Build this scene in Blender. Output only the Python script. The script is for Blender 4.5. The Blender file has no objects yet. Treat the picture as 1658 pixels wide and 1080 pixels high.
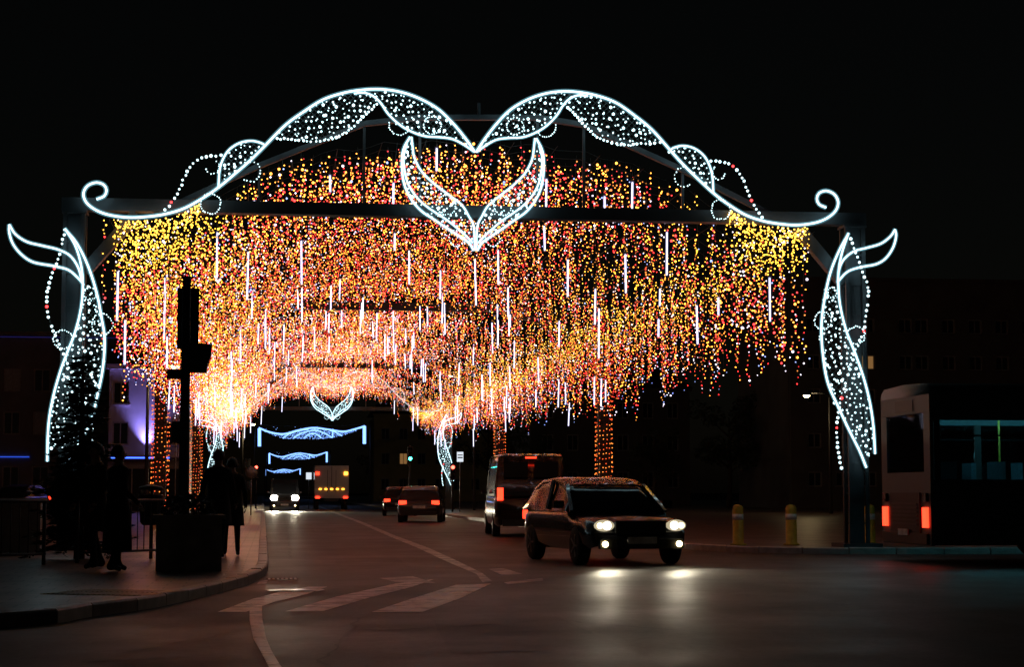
import bpy, bmesh, math, random
import numpy as np
from mathutils import Vector, Matrix

rnd = random.Random(7)
nrg = np.random.default_rng(11)
R = math.radians

# ------------------------------------------------------------------ camera, world, exposure
scene = bpy.context.scene
COL = scene.collection
FPX, IW, IH = 3000.0, 1658.0, 1080.0
VPX, VPY = 440.0, 798.0            # vanishing point of the street
EYE = 1.2
PHI = math.atan((VPY - IH / 2) / FPX)
THE = math.atan((IW / 2 - VPX) / FPX * math.cos(PHI))
cam_data = bpy.data.cameras.new('camera')
cam = bpy.data.objects.new('camera', cam_data)
COL.objects.link(cam)
scene.camera = cam
cam.location = (0, 0, EYE)
cam.rotation_euler = (math.pi / 2 + PHI, 0, -THE)
cam_data.sensor_width = 36.0
cam_data.lens = FPX / IW * 36.0
cam_data.clip_start = 0.1
cam_data.clip_end = 6000

SUN_EL, SUN_ROT = R(4), R(200)
world = bpy.data.worlds.new('World')
scene.world = world
world.use_nodes = True
wn = world.node_tree
wn.nodes.clear()
w_out = wn.nodes.new('ShaderNodeOutputWorld')
w_bg = wn.nodes.new('ShaderNodeBackground')
w_sky = wn.nodes.new('ShaderNodeTexSky')
w_sky.sky_type = 'NISHITA'
w_sky.sun_disc = False
w_sky.sun_elevation = SUN_EL
w_sky.sun_rotation = SUN_ROT
w_hsv = wn.nodes.new('ShaderNodeHueSaturation')
w_hsv.inputs['Saturation'].default_value = 0.55
wn.links.new(w_sky.outputs[0], w_hsv.inputs['Color'])
wn.links.new(w_hsv.outputs[0], w_bg.inputs['Color'])
w_bg.inputs['Strength'].default_value = 0.0006      # night
wn.links.new(w_bg.outputs[0], w_out.inputs['Surface'])

scene.view_settings.view_transform = 'Standard'
scene.view_settings.look = 'None'
scene.view_settings.exposure = 0.0
scene.view_settings.gamma = 1.0
scene.view_settings.use_curve_mapping = False
scene.render.engine = 'CYCLES'
scene.cycles.use_denoising = True
try:
    scene.cycles.denoiser = 'OPENIMAGEDENOISE'
except Exception:
    pass
scene.cycles.use_light_tree = True
scene.cycles.max_bounces = 5
scene.cycles.diffuse_bounces = 2
scene.cycles.glossy_bounces = 3
scene.cycles.transparent_max_bounces = 24
scene.cycles.caustics_reflective = False
scene.cycles.caustics_refractive = False
scene.cycles.sample_clamp_indirect = 4.0

# ------------------------------------------------------------------ pixel helpers
_Rm = cam.rotation_euler.to_matrix()
def ray(x, y):
    return (_Rm @ Vector(((x - IW / 2) / FPX, -(y - IH / 2) / FPX, -1.0)))
def at(x, y, Y):
    """point on the vertical plane Y = const seen at photo pixel x, y"""
    d = ray(x, y)
    t = Y / d.y
    return Vector((d.x * t, Y, EYE + d.z * t))
def gr(x, y, z=0.0):
    """point of the ground (or height z) seen at photo pixel x, y"""
    d = ray(x, y)
    t = (z - EYE) / d.z
    return Vector((d.x * t, d.y * t, z))

# ------------------------------------------------------------------ materials
MATS = {}
def new_mat(name):
    m = bpy.data.materials.new(name)
    m.use_nodes = True
    nt = m.node_tree
    nt.nodes.clear()
    o = nt.nodes.new('ShaderNodeOutputMaterial')
    MATS[name] = m
    return m, nt, o
def surf(name, col, rough=0.6, metal=0.0, var=0.25, scale=8.0, bump=0.0, bscale=60.0, coat=0.0, spec=0.5, col2=None):
    m, nt, o = new_mat(name)
    b = nt.nodes.new('ShaderNodeBsdfPrincipled')
    tc = nt.nodes.new('ShaderNodeTexCoord')
    n = nt.nodes.new('ShaderNodeTexNoise')
    n.inputs['Scale'].default_value = scale
    n.inputs['Detail'].default_value = 6
    nt.links.new(tc.outputs['Object'], n.inputs['Vector'])
    r = nt.nodes.new('ShaderNodeValToRGB')
    c2 = col2 if col2 else tuple(c * (1 - var) for c in col)
    c1 = col if col2 else tuple(min(1, c * (1 + var)) for c in col)
    r.color_ramp.elements[0].position = 0.3
    r.color_ramp.elements[1].position = 0.7
    r.color_ramp.elements[0].color = (*c2, 1)
    r.color_ramp.elements[1].color = (*c1, 1)
    nt.links.new(n.outputs[0], r.inputs[0])
    nt.links.new(r.outputs[0], b.inputs['Base Color'])
    b.inputs['Roughness'].default_value = rough
    b.inputs['Metallic'].default_value = metal
    b.inputs['Coat Weight'].default_value = coat
    b.inputs['Specular IOR Level'].default_value = spec
    if bump > 0:
        n2 = nt.nodes.new('ShaderNodeTexNoise')
        n2.inputs['Scale'].default_value = bscale
        n2.inputs['Detail'].default_value = 4
        nt.links.new(tc.outputs['Object'], n2.inputs['Vector'])
        bp = nt.nodes.new('ShaderNodeBump')
        bp.inputs['Strength'].default_value = bump
        bp.inputs['Distance'].default_value = 0.02
        nt.links.new(n2.outputs[0], bp.inputs['Height'])
        nt.links.new(bp.outputs[0], b.inputs['Normal'])
    nt.links.new(b.outputs[0], o.inputs['Surface'])
    return m
def glow(name, col, s, sample='AUTO'):
    m, nt, o = new_mat(name)
    b = nt.nodes.new('ShaderNodeBsdfPrincipled')
    b.inputs['Base Color'].default_value = (0.4, 0.4, 0.4, 1)
    b.inputs['Roughness'].default_value = 0.4
    b.inputs['Emission Color'].default_value = (*col, 1)
    b.inputs['Emission Strength'].default_value = s
    nt.links.new(b.outputs[0], o.inputs['Surface'])
    m.cycles.emission_sampling = sample
    return m
def glow_sleeve_mat(name, col, s, a):
    """frosted plastic sleeve of a rope light: mostly clear, with emission added to imitate bloom round the light"""
    m, nt, o = new_mat(name)
    t = nt.nodes.new('ShaderNodeBsdfTransparent')
    e = nt.nodes.new('ShaderNodeEmission')
    e.inputs['Color'].default_value = (*col, 1)
    e.inputs['Strength'].default_value = s
    mx = nt.nodes.new('ShaderNodeMixShader')
    mx.inputs[0].default_value = a
    nt.links.new(t.outputs[0], mx.inputs[1])
    nt.links.new(e.outputs[0], mx.inputs[2])
    nt.links.new(mx.outputs[0], o.inputs['Surface'])
    m.cycles.emission_sampling = 'NONE'
    return m

surf('steel', (0.06, 0.065, 0.072), 0.6, 0.2, 0.15, 3.0, 0.05)
surf('dark_steel', (0.05, 0.05, 0.055), 0.5, 0.3, 0.2, 5.0)
surf('galvanised', (0.33, 0.34, 0.35), 0.5, 0.7, 0.2, 9.0)
surf('wire', (0.03, 0.03, 0.03), 0.6)
surf('net_wire', (0.10, 0.12, 0.12), 0.6)
glow('bulb_amber', (1.0, 0.30, 0.032), 8.0)
glow('bulb_red', (1.0, 0.026, 0.028), 6.5)
glow('bulb_white', (0.9, 0.80, 1.0), 3.5)
glow('bulb_blue', (0.30, 0.42, 1.0), 2.4)
glow('bulb_gold', (1.0, 0.48, 0.04), 4.5)
glow('bulb_ember', (1.0, 0.10, 0.02), 1.8)
glow('bulb_soft_amber', (1.0, 0.31, 0.04), 1.7)
glow('bulb_soft_red', (1.0, 0.025, 0.03), 1.3)
glow('bulb_amber_dim', (1.0, 0.28, 0.04), 2.4)
glow('neon_soft', (0.03, 0.12, 1.0), 0.7)
glow('neon_dim', (0.03, 0.05, 0.6), 0.12)
glow('bulb_ice', (0.62, 0.93, 1.0), 3.0)
glow('rope_faint', (0.9, 0.75, 0.7), 0.8)
glow('rope_ice', (0.58, 0.90, 1.0), 4.2)
glow_sleeve_mat('rope_glow_sleeve', (0.30, 0.72, 0.88), 0.75, 0.26)  # cyan emission stands in for the halo around the ropes
glow('tube_white', (0.80, 0.78, 1.0), 3.5)
glow_sleeve_mat('tube_glow_sleeve', (0.5, 0.5, 1.0), 0.6, 0.25)  # bluish emission stands in for the halo around the tubes
glow('rope_blue', (0.20, 0.40, 1.0), 2.4)
glow('neon_blue', (0.04, 0.12, 1.0), 4.0)
glow('lamp_warm', (1.0, 0.75, 0.35), 14.0)
glow('head_glass', (1.0, 0.93, 0.72), 30.0)
glow('head_bowl', (1.0, 0.85, 0.55), 0.5)
glow('head_bowl_far', (1.0, 0.93, 0.75), 14.0)
glow('cabin_strip', (0.35, 0.90, 1.0), 14.0)
glow('tail_red', (1.0, 0.03, 0.01), 5.0)
glow('tail_amber', (1.0, 0.35, 0.03), 6.0)
glow('signal_green', (0.05, 1.0, 0.75), 14.0)
glow('signal_red', (1.0, 0.05, 0.03), 14.0)
glow('window_lit', (1.0, 0.5, 0.16), 0.20)
glow('sign_white', (0.8, 0.9, 1.0), 0.9)
glow('uplight', (0.35, 0.28, 1.0), 10.0)

MARK = {}
# ------------------------------------------------------------------ mesh helper
class MB:
    def __init__(s):
        s.v, s.f, s.m, s.off = [], [], [], 0
        s.sm = []
    def add(s, vs, fs, mi=0, smooth=False):
        o = len(s.v)
        s.v.extend([tuple(v) for v in vs])
        for f in fs:
            s.f.append(tuple(i + o for i in f)); s.m.append(mi); s.sm.append(smooth)
        return s
    def box(s, c, d, mi=0, rz=0.0, M=None):
        hx, hy, hz = d[0] / 2, d[1] / 2, d[2] / 2
        vs = [Vector((x, y, z)) for z in (-hz, hz) for y in (-hy, hy) for x in (-hx, hx)]
        if M is not None:
            vs = [M @ v for v in vs]
        if rz:
            cz, sz = math.cos(rz), math.sin(rz)
            vs = [Vector((v.x * cz - v.y * sz, v.x * sz + v.y * cz, v.z)) for v in vs]
        vs = [v + Vector(c) for v in vs]
        return s.add(vs, [(0, 2, 3, 1), (4, 5, 7, 6), (0, 1, 5, 4), (2, 6, 7, 3), (0, 4, 6, 2), (1, 3, 7, 5)], mi)
    def bar(s, a, b, w, h, mi=0):
        """rectangular bar from a to b"""
        a, b = Vector(a), Vector(b)
        d = (b - a)
        L = d.length
        if L < 1e-6: return s
        d.normalize()
        up = Vector((0, 0, 1)) if abs(d.z) < 0.95 else Vector((0, 1, 0))
        sx = d.cross(up).normalized(); uy = sx.cross(d)
        vs = []
        for p in (a, b):
            for (i, j) in ((-1, -1), (1, -1), (1, 1), (-1, 1)):
                vs.append(p + sx * i * w / 2 + uy * j * h / 2)
        return s.add(vs, [(3, 2, 1, 0), (4, 5, 6, 7), (0, 1, 5, 4), (1, 2, 6, 5), (2, 3, 7, 6), (3, 0, 4, 7)], mi)
    def tube(s, pts, r, n=6, mi=0, closed=False, r2=None):
        pts = [Vector(p) for p in pts]
        k = len(pts)
        vs, fs = [], []
        ref = None
        for i, p in enumerate(pts):
            if closed:
                t = pts[(i + 1) % k] - pts[i - 1]
            else:
                t = pts[min(i + 1, k - 1)] - pts[max(i - 1, 0)]
            if t.length < 1e-9: t = Vector((0, 0, 1))
            t.normalize()
            if ref is None:
                ref = Vector((0, 1, 0)) if abs(t.y) < 0.9 else Vector((1, 0, 0))
            u = (ref - t * ref.dot(t))
            if u.length < 1e-6:
                u = t.orthogonal()
            u.normalize(); ref = u
            w = t.cross(u)
            rr = r if r2 is None else r + (r2 - r) * i / max(1, k - 1)
            if isinstance(r, (list, tuple)): rr = r[i]
            for j in range(n):
                a = 2 * math.pi * j / n
                vs.append(p + u * math.cos(a) * rr + w * math.sin(a) * rr)
        for i in range(k if closed else k - 1):
            for j in range(n):
                a, b = i * n + j, i * n + (j + 1) % n
                c, d = ((i + 1) % k) * n + (j + 1) % n, ((i + 1) % k) * n + j
                fs.append((a, b, c, d))
        if not closed:
            fs.append(tuple(reversed(range(n))))
            fs.append(tuple(range((k - 1) * n, k * n)))
        return s.add(vs, fs, mi, True)
    def cyl(s, a, b, r, n=12, mi=0, r2=None):
        return s.tube([a, b], r, n, mi, r2=r2)
    def lathe(s, prof, c=(0, 0, 0), n=16, mi=0, M=None):
        vs, fs = [], []
        for (r, z) in prof:
            for j in range(n):
                a = 2 * math.pi * j / n
                v = Vector((r * math.cos(a), r * math.sin(a), z))
                if M is not None: v = M @ v
                vs.append(v + Vector(c))
        for i in range(len(prof) - 1):
            for j in range(n):
                fs.append((i * n + j, i * n + (j + 1) % n, (i + 1) * n + (j + 1) % n, (i + 1) * n + j))
        fs.append(tuple(reversed(range(n))))
        fs.append(tuple(range((len(prof) - 1) * n, len(prof) * n)))
        return s.add(vs, fs, mi, True)
    def octa(s, c, r, mi=0):
        c = Vector(c)
        vs = [c + Vector(d) * r for d in ((1, 0, 0), (-1, 0, 0), (0, 1, 0), (0, -1, 0), (0, 0, 1), (0, 0, -1))]
        return s.add(vs, [(0, 2, 4), (2, 1, 4), (1, 3, 4), (3, 0, 4), (2, 0, 5), (1, 2, 5), (3, 1, 5), (0, 3, 5)], mi, True)
    def prism(s, poly, y0, y1, mi=0):
        """polygon in X,Z extruded along Y"""
        n = len(poly)
        vs = [(x, y0, z) for x, z in poly] + [(x, y1, z) for x, z in poly]
        fs = [tuple(range(n)), tuple(reversed(range(n, 2 * n)))]
        for i in range(n):
            j = (i + 1) % n
            fs.append((i, i + n, j + n, j))
        return s.add(vs, fs, mi)
    def sheet(s, poly, z, mi=0):
        return s.add([(x, y, z) for x, y in poly], [tuple(range(len(poly)))], mi)
    def slab(s, poly, z0, z1, mi=0):
        n = len(poly)
        vs = [(x, y, z0) for x, y in poly] + [(x, y, z1) for x, y in poly]
        fs = [tuple(reversed(range(n))), tuple(range(n, 2 * n))]
        for i in range(n):
            j = (i + 1) % n
            fs.append((i, j, j + n, i + n))
        return s.add(vs, fs, mi)
    def mesh(s, name, mats):
        me = bpy.data.meshes.new(name)
        me.from_pydata(s.v, [], s.f)
        for m in ([mats] if isinstance(mats, str) else mats):
            me.materials.append(MATS[m])
        me.polygons.foreach_set('material_index', s.m)
        me.polygons.foreach_set('use_smooth', s.sm)
        me.update()
        return me
    def build(s, name, mats, parent=None, kind=None):
        o = bpy.data.objects.new(name, s.mesh(name, mats))
        COL.objects.link(o)
        if parent is not None: o.parent = parent
        if kind: o['kind'] = kind
        return o

def tag(o, label=None, cat=None, group=None, kind=None):
    if label: o['label'] = label
    if cat: o['category'] = cat
    if group: o['group'] = group
    if kind: o['kind'] = kind
    return o
def thing(name, label, cat, loc=(0, 0, 0), rz=0.0, group=None):
    o = bpy.data.objects.new(name, None)
    COL.objects.link(o)
    o.location = loc; o.rotation_euler = (0, 0, rz)
    o.empty_display_size = 0.2
    return tag(o, label, cat, group)
def kids(o):
    return [c for c in bpy.data.objects if c.parent == o]
def copy_tree(o, parent=None, shift=None, chmap=None):
    c = o.copy(); COL.objects.link(c)
    if parent is not None: c.parent = parent
    if shift is not None: c.location = Vector(o.location) + Vector(shift)
    for ch in list(o.children):
        copy_tree(ch, c)
    return c
def spline(pts, step=4.0):
    """Catmull-Rom through 2D points, about one sample every step"""
    P = [np.array(p, float) for p in pts]
    P = [2 * P[0] - P[1]] + P + [2 * P[-1] - P[-2]]
    out = []
    for i in range(1, len(P) - 2):
        n = max(1, int(round(np.linalg.norm(P[i + 1] - P[i]) / step)))
        for k in range(n):
            t = k / n
            out.append(0.5 * ((2 * P[i]) + (-P[i - 1] + P[i + 1]) * t + (2 * P[i - 1] - 5 * P[i] + 4 * P[i + 1] - P[i + 2]) * t * t
                              + (-P[i - 1] + 3 * P[i] - 3 * P[i + 1] + P[i + 2]) * t ** 3))
    out.append(P[-2])
    return [tuple(p) for p in out]
def inside(p, poly):
    x, y = p; c = False
    n = len(poly)
    for i in range(n):
        x1, y1 = poly[i]; x2, y2 = poly[i - 1]
        if (y1 > y) != (y2 > y) and x < (x2 - x1) * (y - y1) / (y2 - y1) + x1:
            c = not c
    return c
# ------------------------------------------------------------------ setting materials
def asphalt(name, base, stain):
    m, nt, o = new_mat(name)
    b = nt.nodes.new('ShaderNodeBsdfPrincipled')
    tc = nt.nodes.new('ShaderNodeTexCoord')
    def noise(sc, det=5, rough=0.6):
        n = nt.nodes.new('ShaderNodeTexNoise')
        n.inputs['Scale'].default_value = sc
        n.inputs['Detail'].default_value = det
        n.inputs['Roughness'].default_value = rough
        nt.links.new(tc.outputs['Object'], n.inputs['Vector'])
        return n
    big, fine = noise(0.35, 8, 0.7), noise(14.0, 8, 0.8)
    mp = nt.nodes.new('ShaderNodeMapping')
    mp.inputs['Scale'].default_value = (0.9, 0.12, 1)
    nt.links.new(tc.outputs['Object'], mp.inputs['Vector'])
    streak = nt.nodes.new('ShaderNodeTexNoise'); streak.inputs['Scale'].default_value = 1.6
    nt.links.new(mp.outputs[0], streak.inputs['Vector'])
    r = nt.nodes.new('ShaderNodeValToRGB')
    r.color_ramp.elements[0].position = 0.35; r.color_ramp.elements[1].position = 0.68
    r.color_ramp.elements[0].color = (*stain, 1); r.color_ramp.elements[1].color = (*base, 1)
    mixn = nt.nodes.new('ShaderNodeMath'); mixn.operation = 'MULTIPLY_ADD'
    mixn.inputs[1].default_value = 0.5
    nt.links.new(streak.outputs[0], mixn.inputs[0])
    hal = nt.nodes.new('ShaderNodeMath'); hal.operation = 'MULTIPLY'; hal.inputs[1].default_value = 0.5
    nt.links.new(big.outputs[0], hal.inputs[0]); nt.links.new(hal.outputs[0], mixn.inputs[2])
    nt.links.new(mixn.outputs[0], r.inputs[0])
    mc = nt.nodes.new('ShaderNodeMix'); mc.data_type = 'RGBA'; mc.blend_type = 'MULTIPLY'
    mc.inputs['Factor'].default_value = 0.7
    nt.links.new(r.outputs[0], mc.inputs['A'])
    fr = nt.nodes.new('ShaderNodeValToRGB')
    fr.color_ramp.elements[0].color = (0.25, 0.25, 0.25, 1); fr.color_ramp.elements[0].position = 0.36
    fr.color_ramp.elements[1].color = (1.9, 1.9, 1.9, 1); fr.color_ramp.elements[1].position = 0.64
    nt.links.new(fine.outputs[0], fr.inputs[0]); nt.links.new(fr.outputs[0], mc.inputs['B'])
    nt.links.new(mc.outputs['Result'], b.inputs['Base Color'])
    rr = nt.nodes.new('ShaderNodeMapRange')
    rr.inputs['From Min'].default_value = 0.3; rr.inputs['From Max'].default_value = 0.7; rr.inputs['To Min'].default_value = 0.40; rr.inputs['To Max'].default_value = 0.66
    nt.links.new(big.outputs[0], rr.inputs['Value']); nt.links.new(rr.outputs[0], b.inputs['Roughness'])
    bp = nt.nodes.new('ShaderNodeBump'); bp.inputs['Strength'].default_value = 0.5; bp.inputs['Distance'].default_value = 0.01
    nt.links.new(fine.outputs[0], bp.inputs['Height']); nt.links.new(bp.outputs[0], b.inputs['Normal'])
    nt.links.new(b.outputs[0], o.inputs['Surface'])
asphalt('asphalt', (0.080, 0.074, 0.069), (0.026, 0.025, 0.024))
def paint(name, col, wear):
    m, nt, o = new_mat(name)
    b = nt.nodes.new('ShaderNodeBsdfPrincipled')
    tc = nt.nodes.new('ShaderNodeTexCoord')
    n = nt.nodes.new('ShaderNodeTexNoise'); n.inputs['Scale'].default_value = 1.8; n.inputs['Detail'].default_value = 10; n.inputs['Roughness'].default_value = 0.75
    nt.links.new(tc.outputs['Object'], n.inputs['Vector'])
    r = nt.nodes.new('ShaderNodeValToRGB')
    r.color_ramp.elements[0].position = wear; r.color_ramp.elements[1].position = wear + 0.14
    r.color_ramp.elements[0].color = (0.06, 0.058, 0.056, 1); r.color_ramp.elements[1].color = (*col, 1)
    nt.links.new(n.outputs[0], r.inputs[0]); nt.links.new(r.outputs[0], b.inputs['Base Color'])
    b.inputs['Roughness'].default_value = 0.42
    nt.links.new(b.outputs[0], o.inputs['Surface'])
paint('road_paint', (0.82, 0.79, 0.76), 0.39)
paint('road_paint_worn', (0.48, 0.45, 0.42), 0.44)
def pavers(name, c1, c2, joint, sc):
    m, nt, o = new_mat(name)
    b = nt.nodes.new('ShaderNodeBsdfPrincipled')
    tc = nt.nodes.new('ShaderNodeTexCoord')
    br = nt.nodes.new('ShaderNodeTexBrick')
    br.inputs['Color1'].default_value = (*c1, 1); br.inputs['Color2'].default_value = (*c2, 1); br.inputs['Mortar'].default_value = (*joint, 1)
    br.inputs['Scale'].default_value = sc; br.inputs['Mortar Size'].default_value = 0.012
    br.inputs['Brick Width'].default_value = 0.4; br.inputs['Row Height'].default_value = 0.4
    br.offset = 0.5
    nt.links.new(tc.outputs['Object'], br.inputs['Vector'])
    n = nt.nodes.new('ShaderNodeTexNoise'); n.inputs['Scale'].default_value = 0.8; n.inputs['Detail'].default_value = 7
    nt.links.new(tc.outputs['Object'], n.inputs['Vector'])
    fr = nt.nodes.new('ShaderNodeValToRGB')
    fr.color_ramp.elements[0].color = (0.55, 0.55, 0.55, 1); fr.color_ramp.elements[0].position = 0.35
    fr.color_ramp.elements[1].color = (1.1, 1.1, 1.1, 1); fr.color_ramp.elements[1].position = 0.65
    nt.links.new(n.outputs[0], fr.inputs[0])
    mc = nt.nodes.new('ShaderNodeMix'); mc.data_type = 'RGBA'; mc.blend_type = 'MULTIPLY'; mc.inputs['Factor'].default_value = 1
    nt.links.new(br.outputs['Color'], mc.inputs['A']); nt.links.new(fr.outputs[0], mc.inputs['B'])
    nt.links.new(mc.outputs['Result'], b.inputs['Base Color'])
    bp = nt.nodes.new('ShaderNodeBump'); bp.inputs['Strength'].default_value = 0.6; bp.inputs['Distance'].default_value = 0.006
    nt.links.new(br.outputs['Fac'], bp.inputs['Height']); bp.invert = True
    nt.links.new(bp.outputs[0], b.inputs['Normal'])
    b.inputs['Roughness'].default_value = 0.36
    nt.links.new(b.outputs[0], o.inputs['Surface'])
pavers('paving', (0.36, 0.265, 0.24), (0.29, 0.215, 0.195), (0.08, 0.065, 0.06), 1.0)
surf('kerb_stone', (0.46, 0.42, 0.39), 0.42, 0, 0.25, 5.0, 0.2)
surf('earth', (0.05, 0.045, 0.035), 0.9, 0, 0.3, 0.3)
surf('concrete', (0.38, 0.36, 0.34), 0.85, 0, 0.3, 4.0, 0.3, 30)
surf('tactile', (0.62, 0.48, 0.22), 0.3, 0, 0.2, 6.0)
surf('cast_iron', (0.16, 0.15, 0.14), 0.32, 0.8, 0.3, 14.0, 0.2)
surf('plaster_grey', (0.20, 0.20, 0.21), 0.85, 0, 0.15, 1.0, 0.1)
surf('plaster_pale', (0.48, 0.48, 0.50), 0.85, 0, 0.12, 1.2, 0.1)
surf('plaster_ochre', (0.50, 0.40, 0.16), 0.85, 0, 0.15, 0.8, 0.1)
surf('plaster_dark', (0.12, 0.12, 0.12), 0.9, 0, 0.2, 0.6)
surf('roof_tile', (0.10, 0.05, 0.04), 0.8, 0, 0.3, 6)
surf('window_frame', (0.35, 0.34, 0.33), 0.5)
surf('glass_dark', (0.02, 0.022, 0.025), 0.08, 0, 0.1, 2)
surf('shutter', (0.40, 0.41, 0.42), 0.6)

# ------------------------------------------------------------------ ground, road, pavements
tag(MB().sheet([(-1500, -200), (1500, -200), (1500, 3000), (-1500, 3000)], -0.03).build('ground', 'earth'), kind='structure')

kc = [gr(434, 922), gr(428, 933), gr(404, 946), gr(345, 963), gr(250, 985), gr(150, 999), gr(0, 1017)]
kc = [(p.x, p.y) for p in kc]
k0 = kc[0]
def kerb_x(Y): return k0[0] - 0.0046 * (Y - k0[1])
kerb_near = spline([(kerb_x(46), 46), (kerb_x(38), 38), (kerb_x(32), 32)] + kc + [(-6.0, 15.2), (-12, 13.6)], 0.05)
KR = 8.7
kerb_right = spline([(KR, 60), (KR, 50), (KR, 40.5), (KR + 0.25, 37.6), (KR + 1.2, 35.9), (KR + 3.2, 35.2), (KR + 8, 35.0), (KR + 40, 35.0)], 0.05)
road_poly = [(kerb_x(600), 600), (kerb_x(46), 46)] + kerb_near[::6] + [(-12, 13.6), (-70, 8), (-70, -12), (70, -12), (70, 35.0)] + [p for p in reversed(kerb_right[::6])] + [(KR, 600)]
tag(MB().sheet(road_poly, 0.0).build('road', 'asphalt'), kind='structure')

def offset_path(path, d):
    out = []
    for i, p in enumerate(path):
        a, b = path[max(0, i - 1)], path[min(len(path) - 1, i + 1)]
        tx, ty = b[0] - a[0], b[1] - a[1]
        L = math.hypot(tx, ty) or 1
        out.append((p[0] + d * ty / L, p[1] - d * tx / L))
    return out
# left pavement: the path runs away from far to near, the pavement lies on its right hand side
inner_l = offset_path(kerb_near, 0.16)
pav_l = MB().slab([(kerb_x(600) - .16, 600), (kerb_x(46) - .16, 46)] + inner_l[::6] + [inner_l[-1], (-40, 12), (-40, 600)], -0.02, 0.125)
PAVL = tag(pav_l.build('pavement', 'paving'), kind='structure')
inner_r = offset_path(kerb_right, -0.16)
pav_r = MB().slab(list(reversed([(KR + .16, 600), (KR + .16, 60)] + inner_r[::6] + [inner_r[-1], (60, 36), (60, 600)])), -0.02, 0.125)
PAVR = tag(pav_r.build('pavement', 'paving'), kind='structure')
def kerbs(path, side, parent, length=0.9):
    """one kerb stone after the other along the path"""
    off = offset_path(path, side * 0.15)
    acc, i0 = 0.0, 0
    for i in range(1, len(path)):
        acc += math.dist(path[i], path[i - 1])
        if acc >= length or i == len(path) - 1:
            idx = [i0, (i0 + i) // 2, i]
            gap = 0.012
            def shrink(pts):
                a, m, b = [Vector((*q, 0)) for q in pts]
                return [a + (m - a).normalized() * gap, m, b + (m - b).normalized() * gap]
            A = shrink([path[j] for j in idx]); B = shrink([off[j] for j in idx])
            h = 0.13 + rnd.uniform(-.004, .006)
            sg = 1 if side > 0 else -1
            mb = MB()
            bev = 0.02
            vs = []
            for a, b in zip(A, B):
                n = (b - a).normalized()
                vs += [(a.x, a.y, -0.01), (a.x, a.y, h - bev), (a.x + n.x * bev, a.y + n.y * bev, h), (b.x, b.y, h), (b.x, b.y, -0.01)]
            fs = []
            for s_ in range(2):
                for q in range(4):
                    f = (s_ * 5 + q, s_ * 5 + q + 1, s_ * 5 + q + 6, s_ * 5 + q + 5)
                    fs.append(f if sg > 0 else tuple(reversed(f)))
            fs.append((0, 1, 2, 3, 4) if sg < 0 else (4, 3, 2, 1, 0))
            fs.append((10, 11, 12, 13, 14) if sg > 0 else (14, 13, 12, 11, 10))
            mb.add(vs, fs)
            mb.build('kerb_stone', 'kerb_stone', parent)
            acc, i0 = 0.0, i
kerbs(kerb_near, 1, PAVL)
kerbs(kerb_right[:len(kerb_right) * 2 // 3], -1, PAVR)
MB().slab([(kerb_x(600) - .15, 600), (kerb_x(46.02) - .15, 46.02), (kerb_x(46.02), 46.02), (kerb_x(600), 600)], -0.01, 0.13).build('kerb_line', 'kerb_stone', PAVL, 'stuff')
MB().slab([(KR, 600), (KR, 60.02), (KR + .15, 60.02), (KR + .15, 600)], -0.01, 0.13).build('kerb_line', 'kerb_stone', PAVR, 'stuff')

# painted markings, worn
def mark(name, px, mat, label, cat='road marking', z=0.004, grp=None):
    pts = [gr(x, y) for x, y in px]
    poly = [(p.x, p.y) for p in pts]
    a = sum(poly[i - 1][0] * poly[i][1] - poly[i][0] * poly[i - 1][1] for i in range(len(poly)))
    if a < 0: poly.reverse()
    return tag(MB().sheet(poly, z).build(name, mat), label, cat, grp, 'structure')
mark('zebra_stripe', [(352, 992), (408, 971), (455, 959), (499, 951), (530, 951), (497, 963), (443, 976), (398, 992)], 'road_paint', 'pale painted crossing stripe nearest the kerb corner, crossed by glints')
mark('zebra_stripe', [(462, 991), (545, 967), (640, 946), (702, 939), (668, 951), (600, 968), (522, 991)], 'road_paint', 'painted crossing stripe in the middle of the three')
mark('zebra_stripe', [(602, 992), (668, 970), (738, 948), (795, 946), (745, 970), (684, 992)], 'road_paint', 'painted crossing stripe farthest from the kerb')
mark('zebra_patch', [(614, 937), (668, 934), (706, 945), (690, 944.5), (640, 943)], 'road_paint_worn', 'worn broad patch of old paint behind the crossing stripes', z=0.0045)
mark('stop_line', [(406, 976), (425, 976), (424, 990), (425, 1006), (431, 1036), (440, 1057), (454, 1080), (475, 1110), (450, 1110), (434, 1080), (422, 1057), (410, 1036), (404, 1006), (404, 990)], 'road_paint', 'curved pale line running from the crossing towards the viewer', z=0.008)
mark('paint_square', [(416, 947), (420, 942), (434, 940), (431, 946)], 'road_paint_worn', 'small square of paint beside the kerb corner')
mark('lane_line', [(515, 821), (520, 821), (590, 847), (640, 868), (694, 888), (738, 908), (781, 929), (797, 942), (781, 944), (772, 931), (725, 911), (676, 888), (630, 869), (583, 848)], 'road_paint_worn', 'thin lane line curving along the street to the crossing', z=0.006)
mark('paint_fragment', [(816, 944), (878, 937), (880, 941), (822, 947)], 'road_paint_worn', 'short faded paint fragment right of the crossing')
mark('paint_fragment', [(791, 922), (815, 921), (846, 930), (812, 932)], 'road_paint_worn', 'faint worn arrow patch behind the lane line end')
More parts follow.
